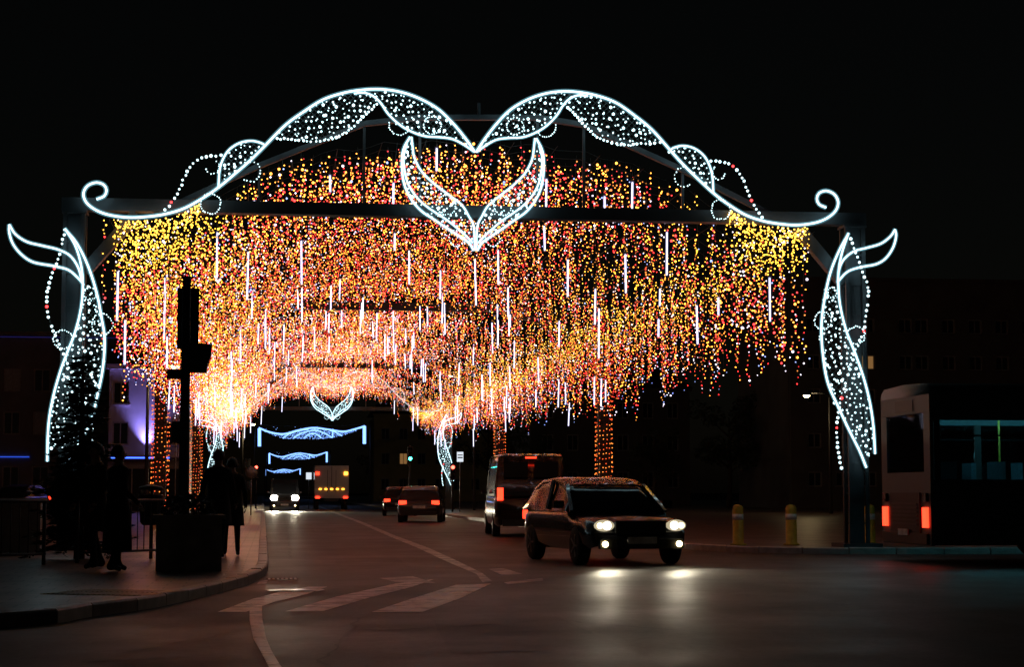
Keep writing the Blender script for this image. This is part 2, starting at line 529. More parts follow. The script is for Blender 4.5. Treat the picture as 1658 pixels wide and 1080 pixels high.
# repairs, cracks and a drain in the carriageway
asphalt('asphalt_patch', (0.040, 0.039, 0.038), (0.022, 0.021, 0.021))
asphalt('asphalt_seal', (0.016, 0.016, 0.016), (0.010, 0.010, 0.010))
for q, lab in (([(540, 905), (640, 902), (668, 921), (552, 925)], 'dark rectangular asphalt repair behind the crossing'), ([(700, 1005), (905, 1000), (1010, 1050), (730, 1060)], 'dark asphalt repair in the foreground'),
               ([(450, 850), (505, 850), (512, 868), (447, 868)], 'dark asphalt repair in the left lane'), ([(150, 1040), (330, 1030), (350, 1062), (130, 1075)], 'dark asphalt repair at lower left')):
    mark('asphalt_patch', q, 'asphalt_patch', lab, 'road repair', 0.003)
def crack(px, lab, w=0.022):
    P = [gr(*q) for q in px]; L_, R_ = [], []
    pts = []
    for a, b in zip(P[:-1], P[1:]):
        n = max(2, int((b - a).length / 0.25))
        pts += [a.lerp(b, i / n) + Vector((rnd.gauss(0, .03), rnd.gauss(0, .05), 0)) for i in range(n)]
    for i, p in enumerate(pts):
        t = (pts[min(i + 1, len(pts) - 1)] - pts[max(0, i - 1)]).normalized()
        n = Vector((-t.y, t.x, 0)) * w * rnd.uniform(.4, 1.2)
        L_.append(p + n); R_.append(p - n)
    m = MB(); k = len(pts)
    m.add([(p.x, p.y, 0.0055) for p in L_ + R_], [(i + k, i + k + 1, i + 1, i) for i in range(k - 1)])
    tag(m.build('crack_seal', 'asphalt_seal'), lab, 'road crack', None, 'structure')
crack([(432, 872), (500, 866), (600, 874), (700, 868)], 'thin tarred crack across the lane near the kerb')
crack([(200, 1060), (420, 1018), (640, 1022), (900, 1005), (1180, 1030)], 'long tarred crack across the foreground road')
crack([(520, 1080), (560, 1030), (590, 1000)], 'short tarred crack running from the bottom edge')
crack([(1000, 960), (1250, 985), (1500, 975)], 'tarred crack in front of the bollards')
crack([(470, 905), (468, 880), (462, 850), (458, 828)], 'tarred seam running along the left lane')
g = gr(424, 940)
dr = thing('drain_grate', 'small iron drain grate in the gutter at the kerb corner', 'drain', (g.x + .28, g.y + 0.2, 0.0))
for k in range(7): MB().box((-0.18 + k * .06, 0, 0.004), (0.03, 0.44, 0.008)).build('bar', 'cast_iron', dr)
for s_ in (-1, 1): MB().box((0, s_ * .235, 0.005), (0.44, 0.03, 0.010)).build('frame', 'cast_iron', dr)
g = gr(478, 957)
mh = thing('manhole_cover', 'round cast iron manhole cover glinting on the crossing stripe', 'manhole cover', (g.x, g.y, 0.0))
MB().lathe([(0.36, 0.0), (0.36, 0.0075), (0.30, 0.008), (0.30, 0.006)], n=28).build('rim', 'cast_iron', mh)
mb = MB().lathe([(0.295, 0.0), (0.295, 0.0072)], n=28)
mb.build('lid', 'cast_iron', mh)
# tactile paving tiles on the corner
g = gr(222, 958, 0.13)
tp = thing('tactile_paving', 'patch of ridged yellowish tactile tiles on the pavement corner', 'tactile paving', (g.x, g.y, 0.126), R(-24))
tile = MB().box((0, 0, 0.003), (0.29, 0.49, 0.006))
for k in range(5):
    tile.box((-0.11 + k * 0.055, 0, 0.0075), (0.025, 0.46, 0.003))
tme = tile.mesh('tile', 'tactile')
for i in range(4):
    for j in range(2):
        t = bpy.data.objects.new('tile', tme); COL.objects.link(t); t.parent = tp
        t.location = ((i - 2) * 0.3, (j - 1) * 0.5, 0)

# ------------------------------------------------------------------ buildings
def building(name, label, X0, X1, Y, H, depth, cols, rows, wall, glassm=None, lit=(), frames='window_frame', roof=None, ww=1.0, wh=1.4, shutters=()):
    """facade facing the viewer at Y; cols are window centre Xs, rows are sill heights. Openings are real recesses"""
    root = thing(name, label, 'building', ((X0 + X1) / 2, Y, 0))
    ox = (X0 + X1) / 2
    cols = [c - ox for c in cols]
    a, b = X0 - ox, X1 - ox
    w = MB()
    edges = [a] + sum([[c - ww / 2, c + ww / 2] for c in cols], []) + [b]
    T = 0.3
    for i in range(0, len(edges), 2):
        if edges[i + 1] - edges[i] > 0.01:
            w.box(((edges[i] + edges[i + 1]) / 2, T / 2, H / 2), (edges[i + 1] - edges[i], T, H))
    for c in cols:
        zs = [0] + sum([[z, z + wh] for z in rows], []) + [H]
        for i in range(0, len(zs), 2):
            w.box((c, T / 2, (zs[i] + zs[i + 1]) / 2), (ww, T, zs[i + 1] - zs[i]))
    w.box((0, T + (depth - T) / 2 + 0.2, H / 2 - 0.1), (b - a - 0.02, depth - T - 0.1, H - 0.2))
    w.build('wall', wall, root)
    fr = MB()
    for sx in (-1, 1): fr.box((sx * (ww / 2 - 0.04), 0, wh / 2), (0.08, 0.07, wh))
    for z in (0.04, wh - 0.04): fr.box((0, 0, z), (ww - 0.16, 0.07, 0.08))
    fr.box((0, 0, wh / 2), (0.06, 0.06, wh - 0.16))
    fme = fr.mesh('window', frames)
    pn = {}
    for key, mt in (('d', 'glass_dark'), ('l', 'window_lit'), ('s', 'shutter')):
        pn[key] = MB().box((0, 0.03, wh / 2), (ww - 0.1, 0.02, wh - 0.1)).mesh('pane', mt)
    sme = MB().box((0, -0.2, -0.03), (ww + 0.2, 0.25, 0.06)).mesh('sill', wall)
    for ci, c in enumerate(cols):
        for ri, z in enumerate(rows):
            f = bpy.data.objects.new('window', fme); COL.objects.link(f); f.parent = root; f.location = (c, 0.16, z)
            k = 'l' if (ci, ri) in lit else ('s' if (ci, ri) in shutters else 'd')
            p = bpy.data.objects.new('pane', pn[k]); COL.objects.link(p); p.parent = f
            s = bpy.data.objects.new('sill', sme); COL.objects.link(s); s.parent = f
    MB().box((0, 0.05, H + 0.12), (b - a + 0.3, 0.7, 0.24)).build('cornice', wall, root)
    rf = MB()
    if roof:
        hw = (b - a) / 2 + 0.3
        rf.add([(-hw, -0.5, H + .25), (hw, -0.5, H + .25), (hw, depth + .5, H + .25), (-hw, depth + .5, H + .25), (-hw * .8, depth / 2, H + roof), (hw * .8, depth / 2, H + roof)],
               [(0, 1, 5, 4), (1, 2, 5), (2, 3, 4, 5), (3, 0, 4), (3, 2, 1, 0)])
    else:
        rf.box((0, depth / 2 + 0.5, H + 0.1), (b - a, depth - 0.6, 0.3))
    rf.build('roof', 'roof_tile', root)
    return root
bl = building('grey_house', 'dark grey plastered house at the far left behind the leaf ornament', -26, -9.3, 115, 10.7, 12,
              [-24.3, -22.6, -20.9, -19.2, -17.4, -15.65, -13.9, -12.1, -10.4], [1.4, 4.7, 7.3], 'plaster_grey', shutters=((5, 2), (4, 1), (6, 1), (7, 0)))
MB().box((1.9, -0.06, 3.35), (2.4, 0.04, 0.06)).build('neon_strip', 'neon_soft', bl)
MB().box((0, -0.33, 10.6), (16.4, 0.03, 0.05)).build('neon_strip', 'neon_dim' if 'neon_dim' in MATS else 'neon_blue', bl)
bp_ = building('pale_house', 'pale house lit violet by a wall lamp, with a blue neon edged canopy', -9.2, -4.7, 107, 8.2, 10,
               [-8.55, -5.6], [3.9, 6.2], 'plaster_pale', roof=2.2, ww=0.9, wh=1.3)
cp = MB().box((0, -0.7, 3.08), (4.2, 1.6, 0.16)).build('canopy', 'dark_steel', bp_)
MB().box((-0.35, -1.52, 3.14), (3.2, 0.04, 0.07)).build('neon_strip', 'neon_blue', cp)
sh = MB()
for q in range(5): sh.box((-1.8 + q * 0.9, -0.02, 1.35), (0.06, 0.1, 2.5))
sh.box((0, -0.02, 2.62), (3.9, 0.1, 0.1)); sh.build('shop_front', 'window_frame', bp_)
MB().box((0, -0.012, 1.35), (3.8, 0.03, 2.4)).build('shop_pane', 'glass_dark', bp_)
ox = -6.95
ul = MB().lathe([(0.06, 0), (0.10, 0.04), (0.12, 0.16), (0.10, 0.17)], c=(-7.05 - ox, -0.42, 3.18), n=12).build('wall_lamp', 'dark_steel', bp_)
MB().lathe([(0.085, 0), (0.085, 0.01)], c=(-7.05 - ox, -0.42, 3.355), n=12).build('lens', 'uplight', ul)
sp = bpy.data.lights.new('wall_lamp_light', 'SPOT'); sp.energy = 1300; sp.color = (0.32, 0.25, 1.0); sp.spot_size = R(75); sp.spot_blend = 0.9; sp.shadow_soft_size = 0.05
so = bpy.data.objects.new('wall_lamp_light', sp); COL.objects.link(so); so.parent = ul; so.location = (-7.05 - ox, -0.42, 3.42); so.rotation_euler = (R(180 - 4), 0, 0)
building('ochre_house', 'ochre house at the far end of the left pavement', -9.5, -2.6, 262, 10.5, 12, [-8.3, -6.6, -4.9, -3.4], [1.5, 4.6, 7.6], 'plaster_ochre', roof=2.5)
building('ochre_terrace', 'long ochre terrace right of the street beyond the tunnel', 12.2, 27, 225, 10.5, 12, [13.6 + 2.2 * i for i in range(6)], [1.5, 4.6, 7.6], 'plaster_ochre', roof=2.6, lit=((1, 1),))
building('dark_block', 'tall dark apartment block at right with a few lit windows', 34.5, 64, 121, 15.5, 14,
         [36.15 + 1.9 * i + (0.75 if i == 3 else 0) for i in range(14)], [1.6, 4.2, 7.2, 9.5, 12.0], 'plaster_dark', lit=((2, 3), (3, 2)), ww=0.95, wh=1.0)
building('low_dark_house', 'low dark house right of the tunnel behind the bus stop side', 22, 36, 158, 10, 12, [23.5 + 2.2 * i for i in range(6)], [1.6, 4.8, 7.6], 'plaster_dark', roof=2.4)
building('end_house', 'grey house closing the view behind the last garland', -14, -4, 420, 13, 14, [-13 + 2.0 * i for i in range(5)], [1.6, 4.8, 8.0], 'plaster_grey', roof=3)
# ------------------------------------------------------------------ portals of the light tunnel
D0 = 35.8
RAT = [1.0, 1.79, 2.63, 3.4]
DEP = [D0 * r for r in RAT]
PXM = FPX / D0                         # pixels per metre on the first portal
CX = at(767, 400, D0).x                # tunnel axis
XL, XR = at(121, 400, D0).x, at(1380, 400, D0).x
ZB = at(767, 355, D0).z                # beam height
MX = (XL + XR) / 2
ZT = EYE + 540 / PXM                   # flat top of the inner portals
def mir(p):
    return (767 + (767 - p[0]) * 0.925, p[1] + (767 - p[0]) * 0.0215)

def portal(label, Y, front):
    o = thing('light_portal', label, 'portal', (MX, Y, 0))
    a, b = XL - MX, XR - MX
    for x in (a, b):
        m = MB()
        for sx in (-1, 1):
            for sy in (-1, 1):
                m.box((x + sx * 0.17, sy * 0.17, ZB / 2), (0.07, 0.07, ZB))
        m.box((x, 0, ZB / 2 + .06), (0.25, 0.25, ZB - 0.13))
        n = int(ZB / 0.55)
        for k in range(1, n):
            m.box((x, 0, k * ZB / n), (0.30, 0.30, 0.035))
        p = m.build('post', 'steel', o)
        MB().box((x, 0, 0.16), (0.8, 0.8, 0.08)).build('base_plate', 'steel', p)
        MB().box((x, 0, ZB - .02), (0.46, 0.46, 0.05)).build('cap_plate', 'steel', p)
    if front:
        MB().box(((a + b) / 2, 0, ZB + 0.135), (b - a + 0.5, 0.3, 0.24)).build('beam', 'steel', o)
        for x, s in ((a, 1), (b, -1)):
            MB().bar((x + s * 0.2, 0, ZB - 1.15), (x + s * 1.15, 0, ZB - 0.02), 0.22, 0.22).build('brace', 'steel', o)
        top = [at(250, 347, Y), at(420, 268, Y), at(590, 200, Y), at(680, 190, Y), at(870, 190, Y), at(945, 202, Y), at(1105, 275, Y), at(1265, 356, Y)] if Y == D0 else None
        z0 = ZB + 0.255
        pts = [(p.x - MX, 0.0, p.z) for p in top] if top else [(q[0], q[1], q[2]) for q in PORT_TOP]
        if top: PORT_TOP[:] = pts
        m = MB()
        for p, q in zip(pts[:-1], pts[1:]): m.bar(p, q, 0.12, 0.10)
        m.build('roof_rib', 'steel', o)
        for p in pts[1:-1]:
            MB().bar((p[0], 0, z0), (p[0], 0, p[2] - .06), 0.05, 0.05).build('hanger', 'steel', o)
        c = pts[3][0] * .5 + pts[4][0] * .5
        MB().bar((c, 0, pts[3][2] + .06), (c, 0, pts[3][2] + 0.32), 0.06, 0.06).build('finial', 'steel', o)
    else:
        w = 3.7
        MB().box(((a + b) / 2, 0, ZT), (2 * w, 0.3, 0.26)).build('beam', 'steel', o)
        for x, s in ((a, -1), (b, 1)):
            MB().bar((x, 0, ZB + .05), ((a + b) / 2 + s * w, 0, ZT), 0.2, 0.2).build('roof_rib', 'steel', o)
    return o
PORT_TOP = []
P1 = portal('steel portal nearest the viewer carrying the white ornaments', DEP[0], True)
P2 = portal('second steel portal with posts wrapped in red fairy lights', DEP[1], False)
P3 = portal('third steel portal deeper in the light tunnel with wrapped posts', DEP[2], False)
P4 = portal('last steel portal at the far end of the light tunnel', DEP[3], True)

# fairy lights wound round the inner posts
for P, name in ((P2, 'near'), (P3, 'far')):
    for x in (XL - MX, XR - MX):
        m = MB()
        z = 0.3; a = 0.0
        coil = []
        while z < ZB - 0.1:
            a += 0.42; z += 0.011
            rr = 0.30
            p = (x + rr * math.cos(a), rr * math.sin(a), z)
            coil.append(p)
            if rnd.random() < 0.8:
                m.octa((p[0] + rnd.uniform(-.02, .02), p[1], p[2] + rnd.uniform(-.03, .03)), 0.022, 0 if rnd.random() < 0.66 else 1)
        m.tube(coil[::2], 0.008, 3, 2)
        m.build('fairy_light_coil', ['bulb_ember', 'bulb_amber_dim', 'wire'], P, 'stuff')

# ------------------------------------------------------------------ white rope light ornaments
OY = D0 - 0.34
def W(px, root):
    p = at(px[0], px[1], D0)
    return (p.x - root.location.x, OY - root.location.y, p.z - root.location.z)
ICO = None
def blob(m, c, r, mi=0):
    """small round bulb"""
    c = Vector(c); n = 6
    vs = [c + Vector((0, 0, r))]
    for zf, rf in ((0.5, 0.866), (-0.5, 0.866)):
        for j in range(n):
            a = 2 * math.pi * (j + (0.5 if zf < 0 else 0)) / n
            vs.append(c + Vector((math.cos(a) * rf, math.sin(a) * rf, zf)) * r)
    vs.append(c + Vector((0, 0, -r)))
    fs = []
    for j in range(n):
        k = (j + 1) % n
        fs += [(0, 1 + j, 1 + k), (1 + j, 1 + n + j, 1 + k), (1 + k, 1 + n + j, 1 + n + k), (1 + n + j, 1 + 2 * n, 1 + n + k)]
    m.add(vs, fs, mi, True)
def rope(root, px, r=0.034, closed=False, f=None, step=4.0):
    pts = spline(px, step)
    if f: pts = [f(p) for p in pts]
    P = [W(p, root) for p in pts]
    o = MB().tube(P, r * .52, 7, 0, closed).build('rope_light', 'rope_ice', root)
    MB().tube(P, r * 1.30, 8, 0, closed).build('glow_sleeve', 'rope_glow_sleeve', o)
    MB().tube([(p[0], p[1] + 0.075, p[2]) for p in P[::2] + ([] if len(P) % 2 else [P[-1]])], 0.014, 4, 0, closed).build('frame_rod', 'galvanised', o)
    return o
def garland(root, px, sp=0.075, r=0.026, f=None, closed=False, red=0.0, skip=0.0):
    pts = spline(px, 2.0)
    if f: pts = [f(p) for p in pts]
    P = [Vector(W(p, root)) for p in pts]
    m = MB(); acc = sp
    for a, b in zip(P[:-1], P[1:]):
        acc += (b - a).length
        if acc >= sp:
            acc = 0
            if rnd.random() < skip: continue
            blob(m, b + Vector((rnd.gauss(0, .006), 0, rnd.gauss(0, .006))), r * rnd.uniform(.75, 1.2), 1 if rnd.random() < red else 0)
    m.tube(P[::3] + [P[-1]], 0.008, 4, 2)
    return m.build('bulb_garland', ['bulb_ice', 'bulb_red', 'net_wire'], root, 'stuff')
def ring(root, c, r, f=None, a0=0, a1=360, sp=0.042, br=0.014):
    px = [(c[0] + r * math.cos(R(a)), c[1] + r * math.sin(R(a))) for a in np.linspace(a0, a1, 26)]
    return garland(root, px, sp, br, f)
def net(root, poly, f=None, gap=8.6, big=0.5):
    """net of fine wire with bulbs knotted into it"""
    if f: poly = [f(p) for p in poly]
    xs = [p[0] for p in poly]; ys = [p[1] for p in poly]
    m, w = MB(), MB()
    x = min(xs)
    while x < max(xs):
        y = min(ys)
        while y < max(ys):
            q = (x + rnd.gauss(0, 2.1), y + rnd.gauss(0, 2.1))
            if inside(q, poly):
                P = Vector(W(q, root)) + Vector((0, rnd.uniform(0.02, 0.16), 0))
                s = rnd.random()
                blob(m, P, 0.015 if s < 0.5 else (0.022 if s < 0.85 else 0.032))
            y += gap
        x += gap
    m.build('bulb_net', 'bulb_ice', root, 'stuff')
    # wires of the net, both ways, clipped to the outline
    def clip(a, b):
        n = int(max(abs(b[0] - a[0]), abs(b[1] - a[1])) / 2) + 1
        run = None
        for i in range(n + 1):
            q = (a[0] + (b[0] - a[0]) * i / n, a[1] + (b[1] - a[1]) * i / n)
            if inside(q, poly):
                if run is None: run = q
                last = q
            elif run is not None:
                if math.dist(run, last) > 2: w.tube([Vector(W(run, root)) + Vector((0, .06, 0)), Vector(W(last, root)) + Vector((0, .06, 0))], 0.0035, 3)
                run = None
    H = max(ys) - min(ys)
    for s in (-1, 1):
        x = min(xs) - H
        while x < max(xs) + H:
            clip((x, min(ys)), (x + s * H, max(ys)))
            x += 9.0
    if w.v: w.build('wire_net', 'net_wire', root, 'stuff')

MAIN = [(159, 327), (171, 322), (175, 313), (171, 304), (159, 300), (145, 305), (138, 317), (142, 331), (156, 343), (177, 351.5), (208, 356), (238, 355), (269, 350.6), (299.5, 341.4),
        (330, 324.6), (354.5, 307.8), (382, 285), (406.4, 263.5), (428, 242), (461, 208.5), (492, 185.6), (522, 167), (553, 156.5), (583, 151.3), (614, 150), (644.5, 154), (675, 164),
        (705.6, 181), (730, 204), (751.4, 230), (766, 251)]
WAVE = [(572, 157), (586, 155.5), (598, 158.5), (608, 165), (617, 175), (626, 188.6), (641.5, 204), (660, 216), (684, 225), (708.6, 227), (730, 230), (748, 239), (764, 250)]
LOBE = [(446, 229), (476, 231), (507, 234), (531, 231), (556, 222), (577, 205), (592.5, 188.6), (611, 173)]
LEAF = [(354.5, 307), (356, 283), (360.6, 265), (371, 248), (388, 236.6), (406.5, 233), (421.7, 236), (431, 241)]
DASH = [(361, 256.5), (339, 257.4), (324, 262), (308.6, 275.7), (299.5, 292.5), (292, 311), (281, 330.7), (266, 349)]
top = thing('crest_ornament', 'large white rope light crest with curled ends above the nearest portal', 'light ornament', (CX, OY, at(767, 355, D0).z))
for f in (None, mir):
    rope(top, MAIN, 0.036, f=f)
    rope(top, WAVE, 0.028, f=f)
    rope(top, LEAF, 0.028, f=f)
    garland(top, LOBE, 0.07, 0.027, f=f)
    garland(top, DASH, 0.085, 0.030, f=f, red=0.05)
    ring(top, (342, 334), 16, f); ring(top, (406, 283), 16, f, -120, 130); ring(top, (345, 275), 11, f, -60, 170); ring(top, (645, 207), 17, f, 20, 190)
    ring(top, (836 if False else 698, 208), 14, f)
    m_a = [p for p in spline(MAIN, 6) if 440 < p[0] < 612 and p[1] < 240]
    net(top, m_a + list(reversed(spline(LOBE, 6))), f)
    m_b = [p for p in spline(MAIN, 6) if p[0] >= 600]
    net(top, m_b + list(reversed(spline(WAVE[2:], 6))), f)
    m_c = [p for p in spline(MAIN, 6) if 355 < p[0] < 431 and p[1] < 310]
    net(top, m_c + list(reversed(spline(LEAF, 6))), f)
for f, tagx in ((None, 'l'), (mir, 'r')):
    m = MB()
    for _ in range(380):
        x = rnd.uniform(186, 326)
        yt = float(np.interp(x, [177, 208, 238, 269, 299.5, 330], [352, 357, 356, 352, 343, 326])) + 4
        y = yt + (abs(rnd.gauss(0, 1)) * 30 if x < 300 else abs(rnd.gauss(0, 1)) * 14)
        if y > 432: continue
        q = (x, y)
        if f: q = f(q)
        P = Vector(W(q, top)) + Vector((0, rnd.uniform(0.0, 0.18), 0))
        blob(m, P, rnd.choice((0.011, 0.014, 0.019)), 0 if rnd.random() < .93 else 1)
    m.build('gold_fringe', ['bulb_gold', 'bulb_white'], top, 'stuff')
VO = [(662, 226.5), (653, 242), (649, 258.6), (649.4, 284), (654, 307), (665, 328.6), (680.5, 346), (698, 357.7), (717.5, 371), (739, 385), (756, 396.6), (764, 409)]
VM = [(657, 238), (652, 255), (652, 272), (657, 297.5), (669, 319), (688, 338), (723, 361.6), (752, 386), (762, 396.6)]
VI = [(664, 226.5), (666, 243), (669, 260.5), (680.5, 282), (700, 301.4), (723, 319), (744.7, 336), (756, 354), (764, 371), (766, 409)]
heart = thing('heart_ornament', 'white rope light heart of two leaves hanging on the nearest portal beam', 'light ornament', (CX, OY, at(767, 409, D0).z))
for f in (None, mir):
    rope(heart, VO, 0.032, f=f); rope(heart, VM, 0.026, f=f); rope(heart, VI, 0.028, f=f)
    ring(heart, (720, 336), 15.5, f); ring(heart, (737, 389), 12.6, f)
    net(heart, spline(VO, 6) + list(reversed(spline(VI, 6))), f, gap=8.0)
def leaf(label, outer, inner, dash, horn1, horn2, rings, ylim):
    x0 = at(outer[0][0], 500, D0).x
    o = thing('leaf_ornament', label, 'light ornament', (x0, OY, at(outer[0][0], 757, D0).z))
    rope(o, outer, 0.032); rope(o, inner, 0.030); rope(o, horn1, 0.030); rope(o, horn2, 0.030)
    garland(o, dash, 0.085, 0.029, red=0.06, skip=0.06)
    for r_ in rings: ring(o, (r_[0], r_[1]), r_[2])
    a = [p for p in spline(outer, 6) if ylim[0] < p[1] < ylim[1]]; b = [p for p in spline(inner, 6) if ylim[0] < p[1] < ylim[1]]
    net(o, a + list(reversed(b)), gap=8.2)
    return o
LO = [(108, 374), (128, 398.6), (146, 435.6), (159.5, 478.4), (167, 517), (172, 552), (169, 599), (159.5, 645.7), (152, 677), (143, 698), (128, 722), (112, 752)]
LI = [(108, 374), (124.5, 400.6), (134, 431.7), (137, 463), (134, 502), (124.5, 540.6), (111, 575.6), (101, 603), (91, 638), (84, 673), (81, 705), (80, 748)]
LD = [(108, 374), (102, 408), (87.5, 447), (80, 478), (80, 505.6), (87.5, 533), (99, 560), (109, 581.5), (124.5, 614.5), (136, 645.7), (144, 665), (152, 692), (154, 743)]
LH1 = [(19, 367.5), (29, 383), (47, 395), (70, 401), (97, 407.6), (117, 418), (130, 437.5), (136, 461)]
LH2 = [(19, 367.5), (19, 380), (25, 398.6), (39, 416), (58, 428), (89.5, 434), (113, 440), (128, 452), (136, 461)]
leafL = leaf('tall white rope light leaf on the left post, partly behind the fir tree', LO, LI, LD, LH1, LH2, [(148.6, 479, 10), (168, 528, 17), (105, 552, 15)], (462, 735))
RO = [(1365.6, 381), (1350, 410), (1336, 445.5), (1326.6, 489), (1322, 529), (1324, 573), (1332, 620.6), (1350, 662.5), (1365.6, 696), (1383.5, 732), (1394, 758)]
RI = [(1365.6, 381), (1355.7, 410), (1350, 437.6), (1349, 461.5), (1352, 497), (1361.6, 537), (1375.6, 573), (1389.5, 613), (1399.5, 652.5), (1405.4, 692), (1408, 736)]
RD = [(1365.6, 381), (1380, 420), (1395.5, 465), (1397, 485), (1389.5, 537), (1375, 573), (1360, 625), (1350, 662), (1346.6, 708), (1354, 762)]
RH1 = [(1440, 375), (1433, 386), (1417, 398), (1393.5, 405), (1373.6, 410.5), (1357.7, 423.6), (1350.5, 439.6), (1348, 460.7)]
RH2 = [(1440, 375), (1442, 385), (1437, 404), (1425, 421.6), (1409.4, 431), (1385.5, 435.6), (1365.6, 442), (1353.7, 452.7), (1348, 460.7)]
leafR = leaf('tall white rope light leaf on the right post, clear of everything', RO, RI, RD, RH1, RH2, [(1338.6, 476.6, 8), (1324, 522, 14), (1377.6, 545, 14)], (464, 752))
# the same set hangs on the last portal
for o, lab in ((top, 'small distant white crest above the last portal of the tunnel'), (heart, 'small distant white heart ornament hanging above the street'),
               (leafL, 'small distant white leaf at the left end of the light tunnel'), (leafR, 'small distant white leaf at the right end of the light tunnel')):
    c = copy_tree(o, shift=(0, DEP[3] - DEP[0], 0))
    c['label'] = lab
    if o is top:
        for q in c.children_recursive:
            if q.name.startswith(('rope_light', 'bulb_')):
                q.data = q.data.copy(); q.data.materials[0] = MATS['rope_faint']
# ------------------------------------------------------------------ hanging light curtains between the portals
CU = CX
PU = 83.8
def prof(u, pts):
    xs = [p[0] / PU for p in pts]; zs = [EYE + p[1] / PU for p in pts]
    return float(np.interp(abs(u), xs, zs))
TOPP = [(0, 578), (130, 574), (250, 553), (350, 515), (430, 466), (480, 444), (575, 434)]
BOTP = [(0, 508), (150, 500), (300, 470), (400, 385), (480, 290), (575, 225)]
HALF_L, HALF_R = 590 / PU, 585 / PU
BULB_M = ['bulb_amber', 'bulb_red', 'bulb_white', 'bulb_blue', 'bulb_gold', 'wire', 'bulb_soft_amber', 'bulb_soft_red']
def string_points(x, y, depth_t):
    u = x - CU
    zt, zb = prof(u, TOPP), prof(u, BOTP)
    zt += 0.10 * math.sin(y * 0.9 + x * 1.7) - 0.08 * (1 - abs(((y - D0) / (DEP[1] - D0)) % 1.0 * 2 - 1))
    zb += rnd.gauss(0, 0.16) + 0.75 * depth_t * min(1, abs(u) / 5)
    if rnd.random() < 0.09: zb -= rnd.uniform(0.1, 0.7)
    for dp in DEP[1:3]:
        if dp - 4.2 < y < dp and abs(u) < 4.0: zb = max(zb, ZT + 0.17 + rnd.uniform(0, .08))
    out = []
    L = max(0.12 if zb > ZT + .1 else 0.3, zt - zb) if zb > ZT + .1 else max(0.3, zt - zb)
    z = zt - rnd.uniform(0.03, 0.12)
    sx, sy = rnd.gauss(0, .03), rnd.gauss(0, .03)
    side = abs(u) > 4.4
    while z > zt - L:
        t = (zt - z) / L
        q = rnd.random()
        if side and t < 0.28:
            c = 4 if q < 0.92 else (1 if q < 0.93 else 2)
        elif t < 0.18:
            c = 0 if q < 0.74 else (1 if q < 0.93 else 2)
        elif t > 0.93 and abs(u) > 2.5:
            c = 2 if q < 0.30 else (3 if q < 0.52 else 1 if q < 0.8 else 0)
        else:
            c = 0 if q < 0.53 else (1 if q < 0.88 else (2 if q < 0.97 else 3))
        if depth_t > 0.2 and c < 2 and rnd.random() < 0.09: c = 2
        if c < 2 and rnd.random() < 0.42: c += 6
        s = rnd.random()
        r = ((0.018 if s < 0.6 else 0.025) if s < 0.92 else 0.037) * (0.74 if y < D0 + 6 else 0.66)
        out.append((x + sx * t + rnd.gauss(0, .032), y + sy * t + rnd.gauss(0, .05), z, r, c))
        z -= rnd.uniform(0.055, 0.14)
    return zt, zt - L, out
labels = ['hanging curtain of amber and red lights in the bay behind the nearest portal',
          'hanging curtain of amber and red lights in the middle bay of the tunnel',
          'hanging curtain of amber and red lights in the last bay of the tunnel']
OCT_V = np.array([(1, 0, 0), (-1, 0, 0), (0, 1, 0), (0, -1, 0), (0, 0, 1), (0, 0, -1)], float)
OCT_F = np.array([(0, 2, 4), (2, 1, 4), (1, 3, 4), (3, 0, 4), (2, 0, 5), (1, 2, 5), (3, 1, 5), (0, 3, 5)], int)
def mass(name, data, parent):
    """many octahedral bulbs as one mesh"""
    A = np.array(data, float)
    n = len(A)
    V = (A[:, None, :3] + OCT_V[None] * A[:, None, 3:4]).reshape(-1, 3)
    F = (OCT_F[None] + (np.arange(n) * 6)[:, None, None]).reshape(-1)
    me = bpy.data.meshes.new(name)
    me.vertices.add(n * 6); me.vertices.foreach_set('co', V.ravel())
    me.loops.add(n * 24); me.loops.foreach_set('vertex_index', F)
    me.polygons.add(n * 8); me.polygons.foreach_set('loop_start', np.arange(n * 8) * 3)
    for m in BULB_M: me.materials.append(MATS[m])
    me.polygons.foreach_set('material_index', np.repeat(A[:, 4].astype(int), 8))
    me.update(calc_edges=True); me.validate()
    o = bpy.data.objects.new(name, me); COL.objects.link(o); o.parent = parent; o['kind'] = 'stuff'
    return o
n_total = 0
